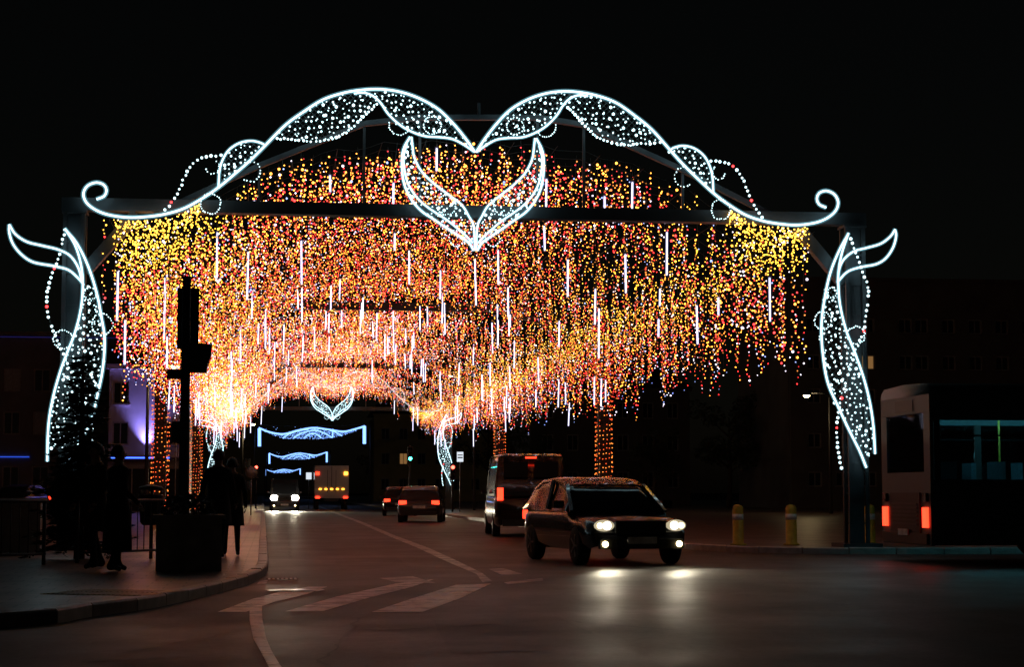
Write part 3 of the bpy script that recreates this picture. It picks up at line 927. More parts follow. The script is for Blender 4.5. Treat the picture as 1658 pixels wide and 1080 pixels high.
for bay in range(3):
    ya, yb = DEP[bay] + 0.35, DEP[bay + 1] - 0.25
    root = thing('light_curtain', labels[bay], 'light curtain', (CU, ya, 0), group='light curtains of the tunnel')
    rows = np.arange(ya, yb, 0.85)
    bulk, wires, cables = [], MB(), 0
    # longitudinal cables the strings hang from
    for k in range(17):
        u = -HALF_L + (HALF_L + HALF_R) * k / 16
        pts = [(u, s * (yb - ya), prof(u, TOPP) + 0.09 - 0.10 * math.sin(math.pi * s)) for s in np.linspace(0, 1, 9)]
        MB().tube(pts, 0.008, 4).build('cable', 'wire', root)
    for ri, y in enumerate(rows):
        # cross cable, slightly sagging between the longitudinal ones
        pts = [(u, y - ya, prof(u, TOPP) + 0.04 + 0.05 * math.sin(u * 6.3)) for u in np.linspace(-HALF_L, HALF_R, 46)]
        if bay == 0 and ri < 6:
            MB().tube(pts, 0.007, 3).build('cross_cable', 'wire', root)
        x = -HALF_L
        while x < HALF_R:
            xx = x + rnd.gauss(0, .035)
            right_thin = 0.35 if xx > 3.5 else (0.2 if xx > 1.5 else 0.0)
            if rnd.random() > right_thin + 0.04:
                zt, zb, pts = string_points(CU + xx, y + rnd.gauss(0, .25), bay / 2)
                if bay == 0 and ri < 3:
                    m = MB()
                    for p in pts: blob(m, (p[0] - CU, p[1] - ya, p[2]), p[3], p[4])
                    m.tube([(xx, pts[0][1] - ya, zt + .05), (pts[-1][0] - CU, pts[-1][1] - ya, pts[-1][2])], 0.005, 3, 5)
                    m.build('light_string', BULB_M, root)
                else:
                    bulk += [(p[0] - CU, p[1] - ya, p[2], p[3], p[4]) for p in pts]
                    if bay == 0:
                        wires.tube([(xx, pts[0][1] - ya, zt + .05), (pts[-1][0] - CU, pts[-1][1] - ya, pts[-1][2])], 0.005, 3)
            x += 0.145
    n_total += len(bulk)
    mass('string_lights', bulk, root)
    if wires.v: wires.build('string_wires', 'wire', root, 'stuff')
print('bulbs', n_total)

# white falling-light tubes hung among the strings
def tube_thing(label, x, y, zt, L, tilt, group):
    o = thing('light_tube', label, 'light tube', (x, y, zt - L), 0, group)
    o.rotation_euler = (tilt[0], tilt[1], 0)
    MB().cyl((0, 0, 0), (0, 0, L), 0.015, 8).build('tube', 'tube_white', o)
    MB().cyl((0, 0, -0.02), (0, 0, L + .02), 0.030, 8).build('glow_sleeve', 'tube_glow_sleeve', o)
    MB().cyl((0, 0, L + .02), (0, 0, L + 0.1), 0.018, 6).build('cap', 'wire', o)
    MB().cyl((0, 0, L + .1), (0, 0, L + 0.3), 0.005, 4).build('hanger', 'wire', o)
    return o
# those that can be traced one by one: photo pixel of top and bottom, depth ratio
TR = [(191, 440, 519, 1.03), (203, 519, 590, 1.03), (267, 450, 550, 1.15), (271, 545, 596, 1.2), (352, 376, 450, 1.08), (401, 408, 485, 1.15), (489, 390, 460, 1.2), (408, 470, 516, 1.5), (483, 470, 500, 1.6),
      (637, 296, 346, 1.02), (707, 240, 276, 1.01), (884, 290, 345, 1.02), (882, 366, 405, 1.12), (1023, 295, 350, 1.01), (979, 318, 348, 1.02), (1079, 376, 445, 1.03), (1013, 412, 474, 1.08), (919, 421, 480, 1.15),
      (1246, 450, 520, 1.02), (1163, 482, 510, 1.05), (1129, 495, 557, 1.06), (1068, 468, 495, 1.1), (1066, 517, 545, 1.1), (963, 468, 525, 1.2), (969, 500, 580, 1.25), (823, 466, 513, 1.3), (806, 519, 560, 1.45),
      (771, 420, 494, 1.3), (807, 405, 460, 1.2), (713, 438, 484, 1.35), (663, 406, 460, 1.3), (639, 378, 405, 1.15), (535, 284, 310, 1.03), (412, 325, 344, 1.02), (905, 520, 560, 1.5), (872, 579, 620, 1.6), (826, 510, 530, 1.4)]
nt_ = 0
for (x, y0, y1, rt) in TR:
    a, b = at(x, y0, D0 * rt), at(x, y1, D0 * rt)
    tube_thing('white falling light tube hanging at the front of the light tunnel', a.x, a.y, a.z, a.z - b.z, (0, rnd.gauss(0, .02)), 'white light tubes in the first bay')
for k in range(150):
    y = D0 + (DEP[3] - D0 - 1) * (0.22 + 0.78 * rnd.random())
    u = rnd.uniform(-HALF_L, HALF_R)
    if y > DEP[2] - 6 and abs(u) < 3.2: continue
    zt = prof(u, TOPP) * 0.25 + prof(u, BOTP) * 0.75 + rnd.uniform(-0.1, 0.3)
    L = rnd.uniform(0.6, 1.1)
    b = 0 if y < DEP[1] else (1 if y < DEP[2] else 2)
    tube_thing(('white falling light tube hanging at the front of the light tunnel', 'smaller white light tube hanging in the middle bay of the tunnel', 'tiny white light tube hanging in the far bay of the tunnel')[b],
               CU + u, y, zt, L, (0, rnd.gauss(0, .02)), ('white light tubes in the first bay', 'white light tubes in the middle bay', 'white light tubes in the far bay')[b])
# ------------------------------------------------------------------ object materials
surf('car_black', (0.012, 0.012, 0.014), 0.25, 0.3, 0.1, 3, coat=1.0)
surf('car_grey', (0.06, 0.062, 0.066), 0.3, 0.4, 0.1, 3, coat=1.0)
surf('car_white', (0.5, 0.5, 0.5), 0.3, 0.0, 0.05, 3, coat=0.8)
surf('car_blue', (0.02, 0.03, 0.06), 0.3, 0.2, 0.1, 3, coat=1.0)
surf('bus_paint', (0.05, 0.09, 0.10), 0.5, 0.0, 0.1, 2)
surf('rubber', (0.015, 0.015, 0.015), 0.8)
surf('plastic_black', (0.012, 0.012, 0.012), 0.5)
surf('rim_metal', (0.3, 0.3, 0.31), 0.35, 0.9)
surf('plate_white', (0.7, 0.7, 0.68), 0.5)
surf('lens_dark_red', (0.18, 0.01, 0.01), 0.2)
surf('lens_dark', (0.03, 0.03, 0.03), 0.2)
surf('yellow_paint', (0.55, 0.40, 0.03), 0.55, 0, 0.25, 9)
surf('white_band', (0.75, 0.75, 0.72), 0.4)
surf('coat_dark', (0.012, 0.012, 0.014), 0.9, 0, 0.3, 20)
surf('coat_brown', (0.03, 0.02, 0.014), 0.9, 0, 0.3, 20)
surf('trousers', (0.012, 0.013, 0.018), 0.9, 0, 0.3, 20)
surf('skin', (0.42, 0.26, 0.19), 0.55, 0, 0.1, 10)
surf('hair', (0.02, 0.013, 0.009), 0.6, 0, 0.4, 60)
surf('shoe', (0.012, 0.011, 0.01), 0.5)
surf('bark', (0.05, 0.038, 0.028), 0.9, 0, 0.4, 12, 0.5, 20)
surf('needles', (0.018, 0.035, 0.018), 0.7, 0, 0.4, 3)
surf('foliage', (0.03, 0.045, 0.022), 0.7, 0, 0.4, 1.5)
surf('soil', (0.03, 0.022, 0.016), 0.95)
# ------------------------------------------------------------------ vehicles (local +Y is forward)
def spot_lamp(parent, loc, energy, col, pitch=R(3), size=R(60)):
    l = bpy.data.lights.new('headlight_beam', 'SPOT'); l.energy = energy; l.color = col; l.spot_size = size; l.spot_blend = 0.8; l.shadow_soft_size = 0.06
    o = bpy.data.objects.new('headlight_beam', l); COL.objects.link(o); o.parent = parent
    o.location = loc; o.rotation_euler = (R(90) - pitch, 0, 0)
    return o
def wheel(root, x, y, r, s):
    w = thing_part('wheel', root)
    M = Matrix.Rotation(R(90), 3, 'Y')
    t = MB().lathe([(r * .62, -0.10), (r * .93, -0.10), (r, -0.07), (r, 0.07), (r * .93, 0.10), (r * .62, 0.10)], (x, y, r), 20, M=M).build('tyre', 'rubber', w)
    m = MB().lathe([(r * .63, -0.06), (r * .63, 0.06)], (x, y, r), 20, M=M)
    for k in range(5):
        a = 2 * math.pi * k / 5
        m.bar((x + s * .085, y, r), (x + s * .085, y + math.cos(a) * r * .6, r + math.sin(a) * r * .6), 0.05, 0.03)
    m.build('rim', 'rim_metal', w)
def thing_part(name, parent):
    o = bpy.data.objects.new(name, None); COL.objects.link(o); o.parent = parent; o.empty_display_size = 0.1
    return o
def loft(m, secs, mi=0, smooth=True, cap=True):
    n = len(secs[0]); vs = [p for s in secs for p in s]; fs = []
    for i in range(len(secs) - 1):
        for j in range(n - 1):
            fs.append((i * n + j, i * n + j + 1, (i + 1) * n + j + 1, (i + 1) * n + j))
    if cap:
        fs.append(tuple(reversed(range(n)))); fs.append(tuple(range((len(secs) - 1) * n, len(secs) * n)))
    m.add(vs, fs, mi, smooth)
def car(name, label, loc, rz, paint_m, L=4.3, Wd=1.78, H=1.46, van=False, head=0.0, tail=True, group=None, beam=R(4), far=False):
    o = thing(name, label, 'van' if van else 'car', loc, rz, group)
    w = Wd / 2
    belt = 0.92 if not van else 1.15
    hood = 0.80 if not van else 1.02
    N = 26
    secs = []
    for i in range(N + 1):
        t = i / N                       # rear -> front
        y = -L / 2 + L * t
        e = min(t, 1 - t) * 2 * L / 2   # distance to nearest end
        q = min(1.0, e / 0.55)
        ws = w * (0.86 + 0.14 * math.sin(q * math.pi / 2))
        if t > 0.68 and not van: z = hood + (belt - hood) * max(0, (0.74 - t) / 0.06) - 0.16 * max(0, (t - .8) / .2) ** 2
        elif van and t > 0.80: z = hood + (belt - hood) * max(0, (0.84 - t) / 0.04) - 0.22 * max(0, (t - .84) / .16) ** 2
        else: z = belt
        if t < 0.03 and not van: z -= 0.05
        z = max(0.5, z - 0.14 * (1 - math.sin(q * math.pi / 2)))
        lo = 0.24 + 0.10 * (1 - q)
        s = [(-ws * .90, y, lo), (-ws * .985, y, lo + .10), (-ws, y, 0.55), (-ws * .985, y, z - .10), (-ws * .93, y, z - .02), (-ws * .80, y, z), (0, y, z + .025),
             (ws * .80, y, z), (ws * .93, y, z - .02), (ws * .985, y, z - .10), (ws, y, 0.55), (ws * .985, y, lo + .10), (ws * .90, y, lo)]
        secs.append(s)
    m = MB(); loft(m, secs); m.build('body', paint_m, o)
    # greenhouse
    if van: st = [(0.005, belt, .99), (0.03, H - .06, .90), (0.08, H, .88), (0.62, H, .88), (0.70, H - .06, .86), (0.86, hood + .02, .93)]
    else: st = [(0.05, belt - .01, .95), (0.13, H - .17, .82), (0.22, H - .02, .76), (0.36, H, .76), (0.50, H - .03, .75), (0.57, H - .13, .77), (0.735, hood + .06, .92)]
    g = MB(); secs = []
    for (t, z, k) in st:
        y = -L / 2 + L * t
        zb = belt - 0.04 if t < .72 else hood
        secs.append([(-w * .96, y, zb), (-w * (k + .04), y, zb + (z - zb) * .7), (-w * k, y, z - .02), (-w * k * .8, y, z), (w * k * .8, y, z), (w * k, y, z - .02), (w * (k + .04), y, zb + (z - zb) * .7), (w * .96, y, zb)])
    loft(g, secs); g.build('cabin_glass' if not van else 'cabin', 'glass_dark' if not van else paint_m, o)
    r = MB(); secs = []
    for (t, z, k) in st[1:-1]:
        y = -L / 2 + L * t
        secs.append([(-w * k - .012, y, z - .06), (-w * k - .004, y, z - .01), (-w * k * .8, y, z + .014), (w * k * .8, y, z + .014), (w * k + .004, y, z - .01), (w * k + .012, y, z - .06)])
    loft(r, secs, cap=False); r.build('roof', paint_m, o)
    for s in (-1, 1):
        p = MB()
        a = st[-2]; b = st[-1]
        p.bar((s * w * (a[2] + .01), -L / 2 + L * a[0], a[1]), (s * w * .945, -L / 2 + L * b[0], b[1] + .02), 0.06, 0.05)
        if not van: MB().bar((s * w * .80, -L / 2 + L * .40, H - .04), (s * w * .975, -L / 2 + L * .42, belt), 0.06, 0.05).build('pillar', paint_m, o)
        p.build('pillar', paint_m, o)
        MB().box((s * (w + .09), -L / 2 + L * .66, belt + .08), (0.18, 0.10, 0.13)).build('wing_mirror', paint_m, o)
    if van:
        MB().add([(-w * .82, L / 2 * .735, hood + .10), (w * .82, L / 2 * .735, hood + .10), (w * .74, L / 2 * .40, H - .10), (-w * .74, L / 2 * .40, H - .10)], [(0, 1, 2, 3)]).build('windscreen', 'glass_dark', o)
        for s in (-1, 1):
            MB().box((s * w * .42, -L / 2 - 0.005, H - .42), (w * .66, 0.03, 0.42)).build('rear_window', 'glass_dark', o)
    # front
    f = L / 2
    zh = 0.66 if not van else 0.86
    gm = MB()
    for k in range(4): gm.box((0, f + .012, zh - .10 + k * .045), (w * .95, 0.03, 0.02))
    gm.box((0, f - .01, zh - .03), (w * .98, 0.04, 0.22)); gm.build('grille', 'plastic_black', o)
    bm = MB(); bm.box((0, f + .01, 0.36), (w * 1.62, 0.10, 0.16)); bm.box((0, f + .03, 0.36), (w * 1.0, 0.08, 0.09)); bm.build('bumper', 'plastic_black', o)
    MB().box((0, f + .075, 0.42), (0.50, 0.012, 0.11)).build('number_plate', 'plate_white', o)
    for s in (-1, 1):
        hm = MB().lathe([(0.15, 0), (0.155, 0.02), (0.13, 0.05)], n=16, M=Matrix.Rotation(R(-90), 3, 'X') @ Matrix.Diagonal((1.15, 0.62, 1)))
        h = hm.build('headlight', ('head_bowl_far' if far else 'head_bowl') if head else 'rim_metal', o); h.location = (s * w * .70, f - 0.055, zh)
        if far: h.scale = (1.5, 1.0, 2.1)
        ln = MB().lathe([(0.062, 0), (0.062, 0.015)], n=16, M=Matrix.Rotation(R(-90), 3, 'X')).build('lens', 'head_glass' if head else 'lens_dark', h)
        ln.location = (-s * 0.04, 0.052, 0)
        l2 = MB().lathe([(0.045, 0), (0.045, 0.012)], n=14, M=Matrix.Rotation(R(-90), 3, 'X')).build('lens', 'lamp_warm' if head else 'lens_dark', h)
        l2.location = (s * 0.085, 0.052, 0)
        if head:
            spot_lamp(h, (0, 0.10, 0), head, (1.0, 0.9, 0.66), beam)
        fg = MB().lathe([(0.05, 0), (0.05, 0.02)], n=12, M=Matrix.Rotation(R(-90), 3, 'X')).build('fog_light', 'lamp_warm' if head else 'lens_dark', o)
        fg.location = (s * w * .72, f + .065, 0.36)
        # rear lamps
        th = 0.34 if van else 0.16
        t = MB(); t.box((0, 0, 0), (0.16 if van else 0.30, 0.05, th)).build('tail_light', 'tail_red' if tail else 'lens_dark_red', o)
        t = [c for c in o.children if c.name.startswith('tail_light')][-1]
        t.location = (s * w * (.86 if van else .74), -f - .005 + (0.03 if van else .035), 1.16 if van else 0.80)
    MB().box((0, -f - .01, 0.62), (0.50, 0.02, 0.11)).build('number_plate', 'plate_white', o)
    MB().box((0, -f - .01, 0.38), (w * 1.6, 0.10, 0.18)).build('rear_bumper', 'plastic_black', o)
    if tail and van: MB().box((0, -f + .04, H - .1), (0.3, 0.03, 0.04)).build('brake_light', 'tail_red', o)
    rr = 0.32
    for s in (-1, 1):
        for yy in (-L * .30, L * .315): wheel(o, s * (w - .09), yy, rr, s)
    return o
p = at(1010, 852, 30)
CAR_NEAR = car('car', 'dark car with lit headlights turning right at the junction', (p.x, 32.2, 0), R(180 + 8), 'car_black', head=120)
p = at(868, 780, 50)
car('van', 'dark van with red tail lights driving away right of the tunnel', (p.x, 52.6, 0), R(-3), 'car_black', L=5.2, Wd=1.95, H=2.25, van=True)
p = at(690, 803, 75)
car('car', 'small dark car with red tail lights under the tunnel', (p.x, 77, 0), R(-8), 'car_grey')
p = at(652, 803, 96)
car('car', 'farther dark car with red tail lights ahead of the others', (p.x, 98, 0), R(-4), 'car_black', H=1.5)
p = at(461, 796, 122)
car('van', 'oncoming van with blazing headlights under the far garlands', (p.x, 124.5, 0), R(180), 'car_grey', L=4.9, Wd=1.9, H=2.1, van=True, head=1600, tail=False, beam=R(2), far=True)
p = at(20, 790, 97)
car('car', 'parked car with small lit headlights at the far left', (p.x, 99, 0.13), R(160), 'car_blue', head=20)

# truck seen from behind
p = at(537, 785, 132)
tk = thing('lorry', 'lorry seen from behind with amber marker lights at the end of the tunnel', 'lorry', (p.x, 132, 0))
MB().box((0, 3, 1.95), (2.4, 6.0, 2.3)).build('box_body', 'car_white', tk)
MB().box((0, 2.9, 0.70), (1.0, 6.0, 0.2)).build('chassis', 'plastic_black', tk)
cb = MB(); loft(cb, [[(-1.15, 6.3, .5), (-1.15, 6.3, 2.6), (1.15, 6.3, 2.6), (1.15, 6.3, .5)], [(-1.15, 8.0, .5), (-1.1, 7.7, 2.5), (1.1, 7.7, 2.5), (1.15, 8.0, .5)]], smooth=False); cb.build('cab', 'car_blue', tk)
for s in (-1, 1):
    MB().box((s * 1.0, -0.03, 2.55), (0.26, 0.05, 0.22)).build('top_light', 'tail_red' if s < 0 else 'tail_amber', tk)
    MB().box((s * 0.98, -0.03, 0.86), (0.3, 0.05, 0.14)).build('tail_light', 'tail_red', tk)
    for yy in (0.9, 2.0, 6.9): wheel(tk, s * 1.0, yy, 0.48, s)
for k in range(5): MB().box((-0.8 + k * 0.4, -0.03, 1.45), (0.18, 0.04, 0.09)).build('marker_light', 'tail_amber', tk)
dm = MB(); dm.box((0, -0.012, 2.3), (0.04, 0.02, 1.5)); dm.box((-0.3, -0.03, 2.0), (0.03, 0.03, 1.6)); dm.box((0.3, -0.03, 2.0), (0.03, 0.03, 1.6)); dm.build('rear_door', 'plastic_black', tk)

# bus standing on the cross street at the right edge
BX, BY = 10.95, 30.0
bus = thing('bus', 'dark bus with teal lit windows at the right edge of the street', 'bus', (BX + 6, BY + 1.25, 0), R(-90))
Lb, Wb, Hb = 12.0, 2.5, 3.05
def glass_mat(name):
    m, nt, o = new_mat(name)
    t = nt.nodes.new('ShaderNodeBsdfTransparent'); t.inputs['Color'].default_value = (0.45, 0.62, 0.64, 1)
    gl = nt.nodes.new('ShaderNodeBsdfGlossy'); gl.inputs['Roughness'].default_value = 0.03
    fr = nt.nodes.new('ShaderNodeFresnel'); fr.inputs['IOR'].default_value = 1.45
    mx = nt.nodes.new('ShaderNodeMixShader')
    nt.links.new(fr.outputs[0], mx.inputs[0]); nt.links.new(t.outputs[0], mx.inputs[1]); nt.links.new(gl.outputs[0], mx.inputs[2])
    nt.links.new(mx.outputs[0], o.inputs['Surface'])
glass_mat('clear_glass')
surf('seat_cloth', (0.05, 0.10, 0.13), 0.9, 0, 0.3, 25)
surf('cabin_lining', (0.35, 0.37, 0.38), 0.7)
hw = Wb / 2
for s in (-1, 1):
    MB().box((s * (hw - .03), 0, 0.87), (0.06, Lb - .1, 1.10)).build('side_panel', 'bus_paint', bus)
    MB().box((s * (hw - .03), 0, 2.64), (0.06, Lb - .1, 0.44)).build('cant_rail', 'bus_paint', bus)
    MB().box((s * (hw + .004), 0, 0.66), (0.008, Lb - .3, 0.03)).build('trim_strip', 'plastic_black', bus)
    for k in range(8):
        y = -Lb / 2 + 0.13 + k * (Lb - .26) / 7
        MB().box((s * (hw - .032), y, 1.92), (0.055, 0.11, 1.0)).build('pillar', 'plastic_black', bus)
        if k < 7:
            yc = y + (Lb - .26) / 14
            wv = MB().box((s * (hw - .012), yc, 1.92), (0.012, (Lb - .26) / 7 - .12, 1.0)).build('window', 'clear_glass', bus)
            MB().box((s * (hw - .002), yc, 2.16), (0.012, (Lb - .26) / 7 - .12, 0.03)).build('window_bar', 'plastic_black', wv)
rfm = MB(); loft(rfm, [[(-hw, y, 2.86), (-hw + .05, y, 2.97), (-hw + .2, y, 3.05), (0, y, 3.08), (hw - .2, y, 3.05), (hw - .05, y, 2.97), (hw, y, 2.86)] for y in (-Lb / 2, -Lb / 2 + .1, Lb / 2 - .1, Lb / 2)]); rfm.build('roof', 'bus_paint', bus)
MB().box((0, -1.5, 3.17), (1.7, 2.6, 0.2)).build('roof_unit', 'bus_paint', bus)
MB().box((0, 0, 0.42), (Wb - .14, Lb - .1, 0.08)).build('floor', 'cabin_lining', bus)
for s in (-1, 1): MB().box((s * 0.55, 0, 2.80), (0.12, Lb - 1.0, 0.03)).build('ceiling_lamp', 'cabin_strip', bus)
for k in range(12):
    for s in (-1, 1):
        st_ = MB(); y = -Lb / 2 + .75 + k * .86
        st_.box((s * .78, y, 0.95), (0.82, 0.42, 0.1)); st_.box((s * .78, y - .22, 1.35), (0.82, 0.09, 0.75)); st_.box((s * .78, y, 0.68), (0.1, 0.3, 0.44))
        st_.build('seat', 'seat_cloth', bus)
for k in range(4): MB().cyl((0.3, -Lb / 2 + 1.6 + k * 2.6, 0.46), (0.3, -Lb / 2 + 1.6 + k * 2.6, 2.80), 0.018, 8).build('handrail', 'yellow_paint', bus)
for s in (-1, 1):
    MB().box((s * 1.10, -Lb / 2 + .03, 2.05), (0.30, 0.06, 1.0)).build('rear_corner', 'bus_paint', bus)
    MB().box((s * 1.10, Lb / 2 - .03, 1.9), (0.24, 0.06, 1.9)).build('front_corner', 'bus_paint', bus)
MB().box((0, -Lb / 2 + .03, 0.93), (Wb - .01, 0.06, 1.24)).build('rear_panel', 'bus_paint', bus)
MB().box((0, -Lb / 2 + .03, 2.71), (Wb - .01, 0.06, 0.31)).build('rear_top_panel', 'bus_paint', bus)
MB().box((0, -Lb / 2 - .004, 2.70), (0.9, 0.012, 0.2)).build('display_panel', 'plastic_black', bus)
MB().box((0, Lb / 2 - .03, 0.6), (Wb - .01, 0.06, 0.6)).build('front_panel', 'bus_paint', bus)
for k in range(6): MB().box((0, -Lb / 2 - .03, 0.66 + k * .07), (1.3, 0.02, 0.03)).build('grille_slat', 'dark_steel', bus)
rw = MB().box((0, -Lb / 2 + .012, 2.05), (1.9, 0.012, 1.0)).build('rear_window', 'clear_glass', bus)
MB().box((0, -Lb / 2 - .01, 0.85), (1.5, 0.03, 0.7)).build('engine_cover', 'plastic_black', bus)
MB().box((0, -Lb / 2 - .02, 0.42), (2.3, 0.06, 0.18)).build('rear_bumper', 'plastic_black', bus)
MB().box((0, -Lb / 2 - .055, 0.52), (0.5, 0.02, 0.11)).build('number_plate', 'plate_white', bus)
MB().box((0, Lb / 2 + .01, 1.75), (2.0, 0.03, 1.7)).build('windscreen', 'glass_dark', bus)
for s in (-1, 1):
    MB().box((s * 1.03, -Lb / 2 - .02, 0.78), (0.2, 0.05, 0.34)).build('tail_light', 'tail_red', bus)
    MB().box((s * 1.03, -Lb / 2 - .02, 1.12), (0.2, 0.05, 0.14)).build('turn_signal', 'lens_dark', bus)
    for yy in (-3.1, 3.4): wheel(bus, s * (Wb / 2 - .13), yy, 0.48, s)

# ------------------------------------------------------------------ street furniture
def signal(label, px, Y, lit, h=0.86, face=-1, group=None):
    """traffic light on a pole; px is the photo pixel of the lit lens"""
    p = at(px[0], px[1], Y)
    o = thing('traffic_light', label, 'traffic light', (p.x, Y, 0.0), 0, group)
    slot = {'red': 0, 'amber': 1, 'green': 2}[lit]
    ztop = p.z + 0.15 + 0.28 * slot
    pole = MB().cyl((0, 0.16, 0.02), (0, 0.16, ztop + .1), 0.06, 10, r2=0.05); pole.build('pole', 'dark_steel', o)
    MB().box((0, 0, ztop - .43), (0.30, 0.2, 0.90)).build('housing', 'plastic_black', o)
    for k in range(3):
        z = ztop - .15 - .28 * k
        on = k == slot
        ln = MB().lathe([(0.10, 0), (0.10, 0.012)], n=16, M=Matrix.Rotation(R(90), 3, 'X')).build('lens', ('signal_red', 'tail_amber', 'signal_green')[k] if on else 'lens_dark', o)
        ln.location = (0, -0.101, z)
        v = MB(); v.tube([(0.125 * math.cos(R(a)), 0, 0.125 * math.sin(R(a))) for a in range(-10, 191, 20)], 0.010, 4)
        for a in range(-10, 171, 20):
            a0, a1 = R(a), R(a + 20)
            c = [(0.125 * math.cos(q), yy, 0.125 * math.sin(q)) for q in (a0, a1) for yy in (0, -0.17)]
            v.add(c, [(0, 1, 3, 2)])
        vo = v.build('visor', 'plastic_black', o); vo.location = (0, -0.105, z)
    return o
signal('traffic light showing green in the middle of the street', (664, 743), 112, 'green')
signal('traffic light showing red right of the far leaf ornament', (733, 757), 104, 'red')
signal('small traffic light showing red left of the oncoming van', (415, 757), 128, 'red')
# near traffic light seen from behind, a black outline against the curtain
YN = 27.2
p = at(299, 700, YN)
tl = thing('traffic_light', 'black traffic light seen from behind on the left pavement', 'traffic light', (p.x, YN, 0.125))
def lz(y): return at(299, y, YN).z - 0.125
def lx(x): return at(x, 600, YN).x - p.x
MB().cyl((0, 0, 0), (0, 0, lz(447)), 0.085, 14, r2=0.06).build('pole', 'dark_steel', tl)
MB().lathe([(0.20, 0), (0.20, 0.02), (0.11, 0.05), (0.10, 0.25)], n=16).build('base', 'dark_steel', tl)
hz0, hz1 = lz(562), lz(468)
hs = MB().box((lx(303), 0.18, (hz0 + hz1) / 2), (0.27, 0.20, hz1 - hz0)).build('housing', 'plastic_black', tl)
MB().box((lx(303), 0.075, (hz0 + hz1) / 2), (0.31, 0.012, hz1 - hz0 + .05)).build('back_board', 'plastic_black', tl)
for k in range(3):
    z = hz1 - .16 - k * .28
    v = MB()
    for a in range(-10, 171, 20):
        a0, a1 = R(a), R(a + 20)
        c = [(0.125 * math.cos(q), yy, 0.125 * math.sin(q)) for q in (a0, a1) for yy in (0, 0.2)]
        v.add(c, [(0, 2, 3, 1)])
    vo = v.build('visor', 'plastic_black', tl); vo.location = (lx(303), 0.28, z)
ph = MB(); ph.box((lx(318), 0, (lz(557) + lz(603)) / 2), (0.30, 0.28, lz(557) - lz(603)))
ph.add([(lx(332), -.14, lz(557)), (lx(343), -.12, lz(559)), (lx(341), -.12, lz(578)), (lx(332), -.14, lz(603)), (lx(332), .14, lz(557)), (lx(343), .12, lz(559)), (lx(341), .12, lz(578)), (lx(332), .14, lz(603))],
       [(0, 1, 2, 3), (7, 6, 5, 4), (0, 4, 5, 1), (1, 5, 6, 2), (2, 6, 7, 3), (3, 7, 4, 0)])
ph.build('side_signal', 'plastic_black', tl)
MB().box((lx(283), 0, lz(606)), (0.22, 0.12, 0.14)).build('push_button_box', 'plastic_black', tl)
MB().box((lx(292), -.02, lz(700)), (0.2, 0.16, 0.3)).build('control_box', 'dark_steel', tl)

def lamp(label, px, Y, arm=1.2, energy=180, ground=0.12):
    p = at(px[0], px[1], Y)
    o = thing('street_lamp', label, 'street lamp', (p.x + arm, Y, ground))
    h = p.z - ground
    MB().cyl((0, 0, 0), (0, 0, h + .05), 0.09, 10, r2=0.05).build('pole', 'dark_steel', o)
    MB().tube([(0, 0, h - .05), (-arm * .3, 0, h + .12), (-arm * .8, 0, h + .12)], 0.035, 8).build('arm', 'dark_steel', o)
    hd = MB().lathe([(0.03, 0.14), (0.12, 0.10), (0.2, 0.0)], n=12, c=(-arm, 0, h)).build('lamp_head', 'dark_steel', o)
    MB().lathe([(0.10, -0.11), (0.17, -0.05), (0.18, -0.004)], n=12, c=(-arm, 0, h)).build('lamp_glass', 'lamp_warm', hd)
    l = bpy.data.lights.new('lamp_light', 'POINT'); l.energy = energy; l.color = (1, 0.72, 0.35); l.shadow_soft_size = 0.1
    lo = bpy.data.objects.new('lamp_light', l); COL.objects.link(lo); lo.parent = hd; lo.location = (-arm, 0, h - .25)
    return o
lamp('street lamp glowing through the left end of the curtain', (283, 592), 72, arm=-1.0, energy=60)
lamp('street lamp at the start of the first blue garland', (410, 687), 165, arm=-0.9, energy=300)
lamp('street lamp shining through the right part of the curtain', (731, 607), 112, arm=1.4, energy=160)
lamp('lone street lamp in the dark between tunnel and right leaf', (1306, 640), 92, arm=1.2, energy=60)

def road_sign(label, px, Y, shape, w, h, mats, ground=0.12):
    p = at(px[0], px[1], Y)
    o = thing('road_sign', label, 'road sign', (p.x, Y, ground))
    z = p.z - ground
    MB().cyl((0, 0.04, 0), (0, 0.04, z + h / 2), 0.03, 8).build('pole', 'galvanised', o)
    if shape == 'round':
        MB().lathe([(w / 2, 0), (w / 2, 0.02)], n=24, c=(0, 0, z), M=Matrix.Rotation(R(90), 3, 'X')).build('board', mats[0], o)
    else:
        MB().box((0, 0, z), (w, 0.02, h)).build('board', mats[0], o)
        if len(mats) > 1:
            MB().box((0, -.013, z + h * .18), (w * .8, 0.006, h * .10)).build('red_band', mats[1], o)
            MB().box((0, -.013, z - h * .08), (w * .8, 0.006, h * .12)).build('dark_band', mats[2], o)
    return o
road_sign('lit white sign with red and dark bands beside the red signal', (745, 740), 104, 'box', 0.36, 0.56, ['sign_white', 'lens_dark_red', 'plastic_black'])
road_sign('round grey back of a road sign on the left pavement', (407, 765), 90, 'round', 0.6, 0.6, ['galvanised'])
road_sign('small white square sign between the oncoming van and the lorry', (500, 771), 138, 'box', 0.4, 0.5, ['sign_white'], 0.0)
road_sign('small white plate behind the near traffic light pole', (285, 698), 96, 'box', 0.36, 0.36, ['plate_white'])

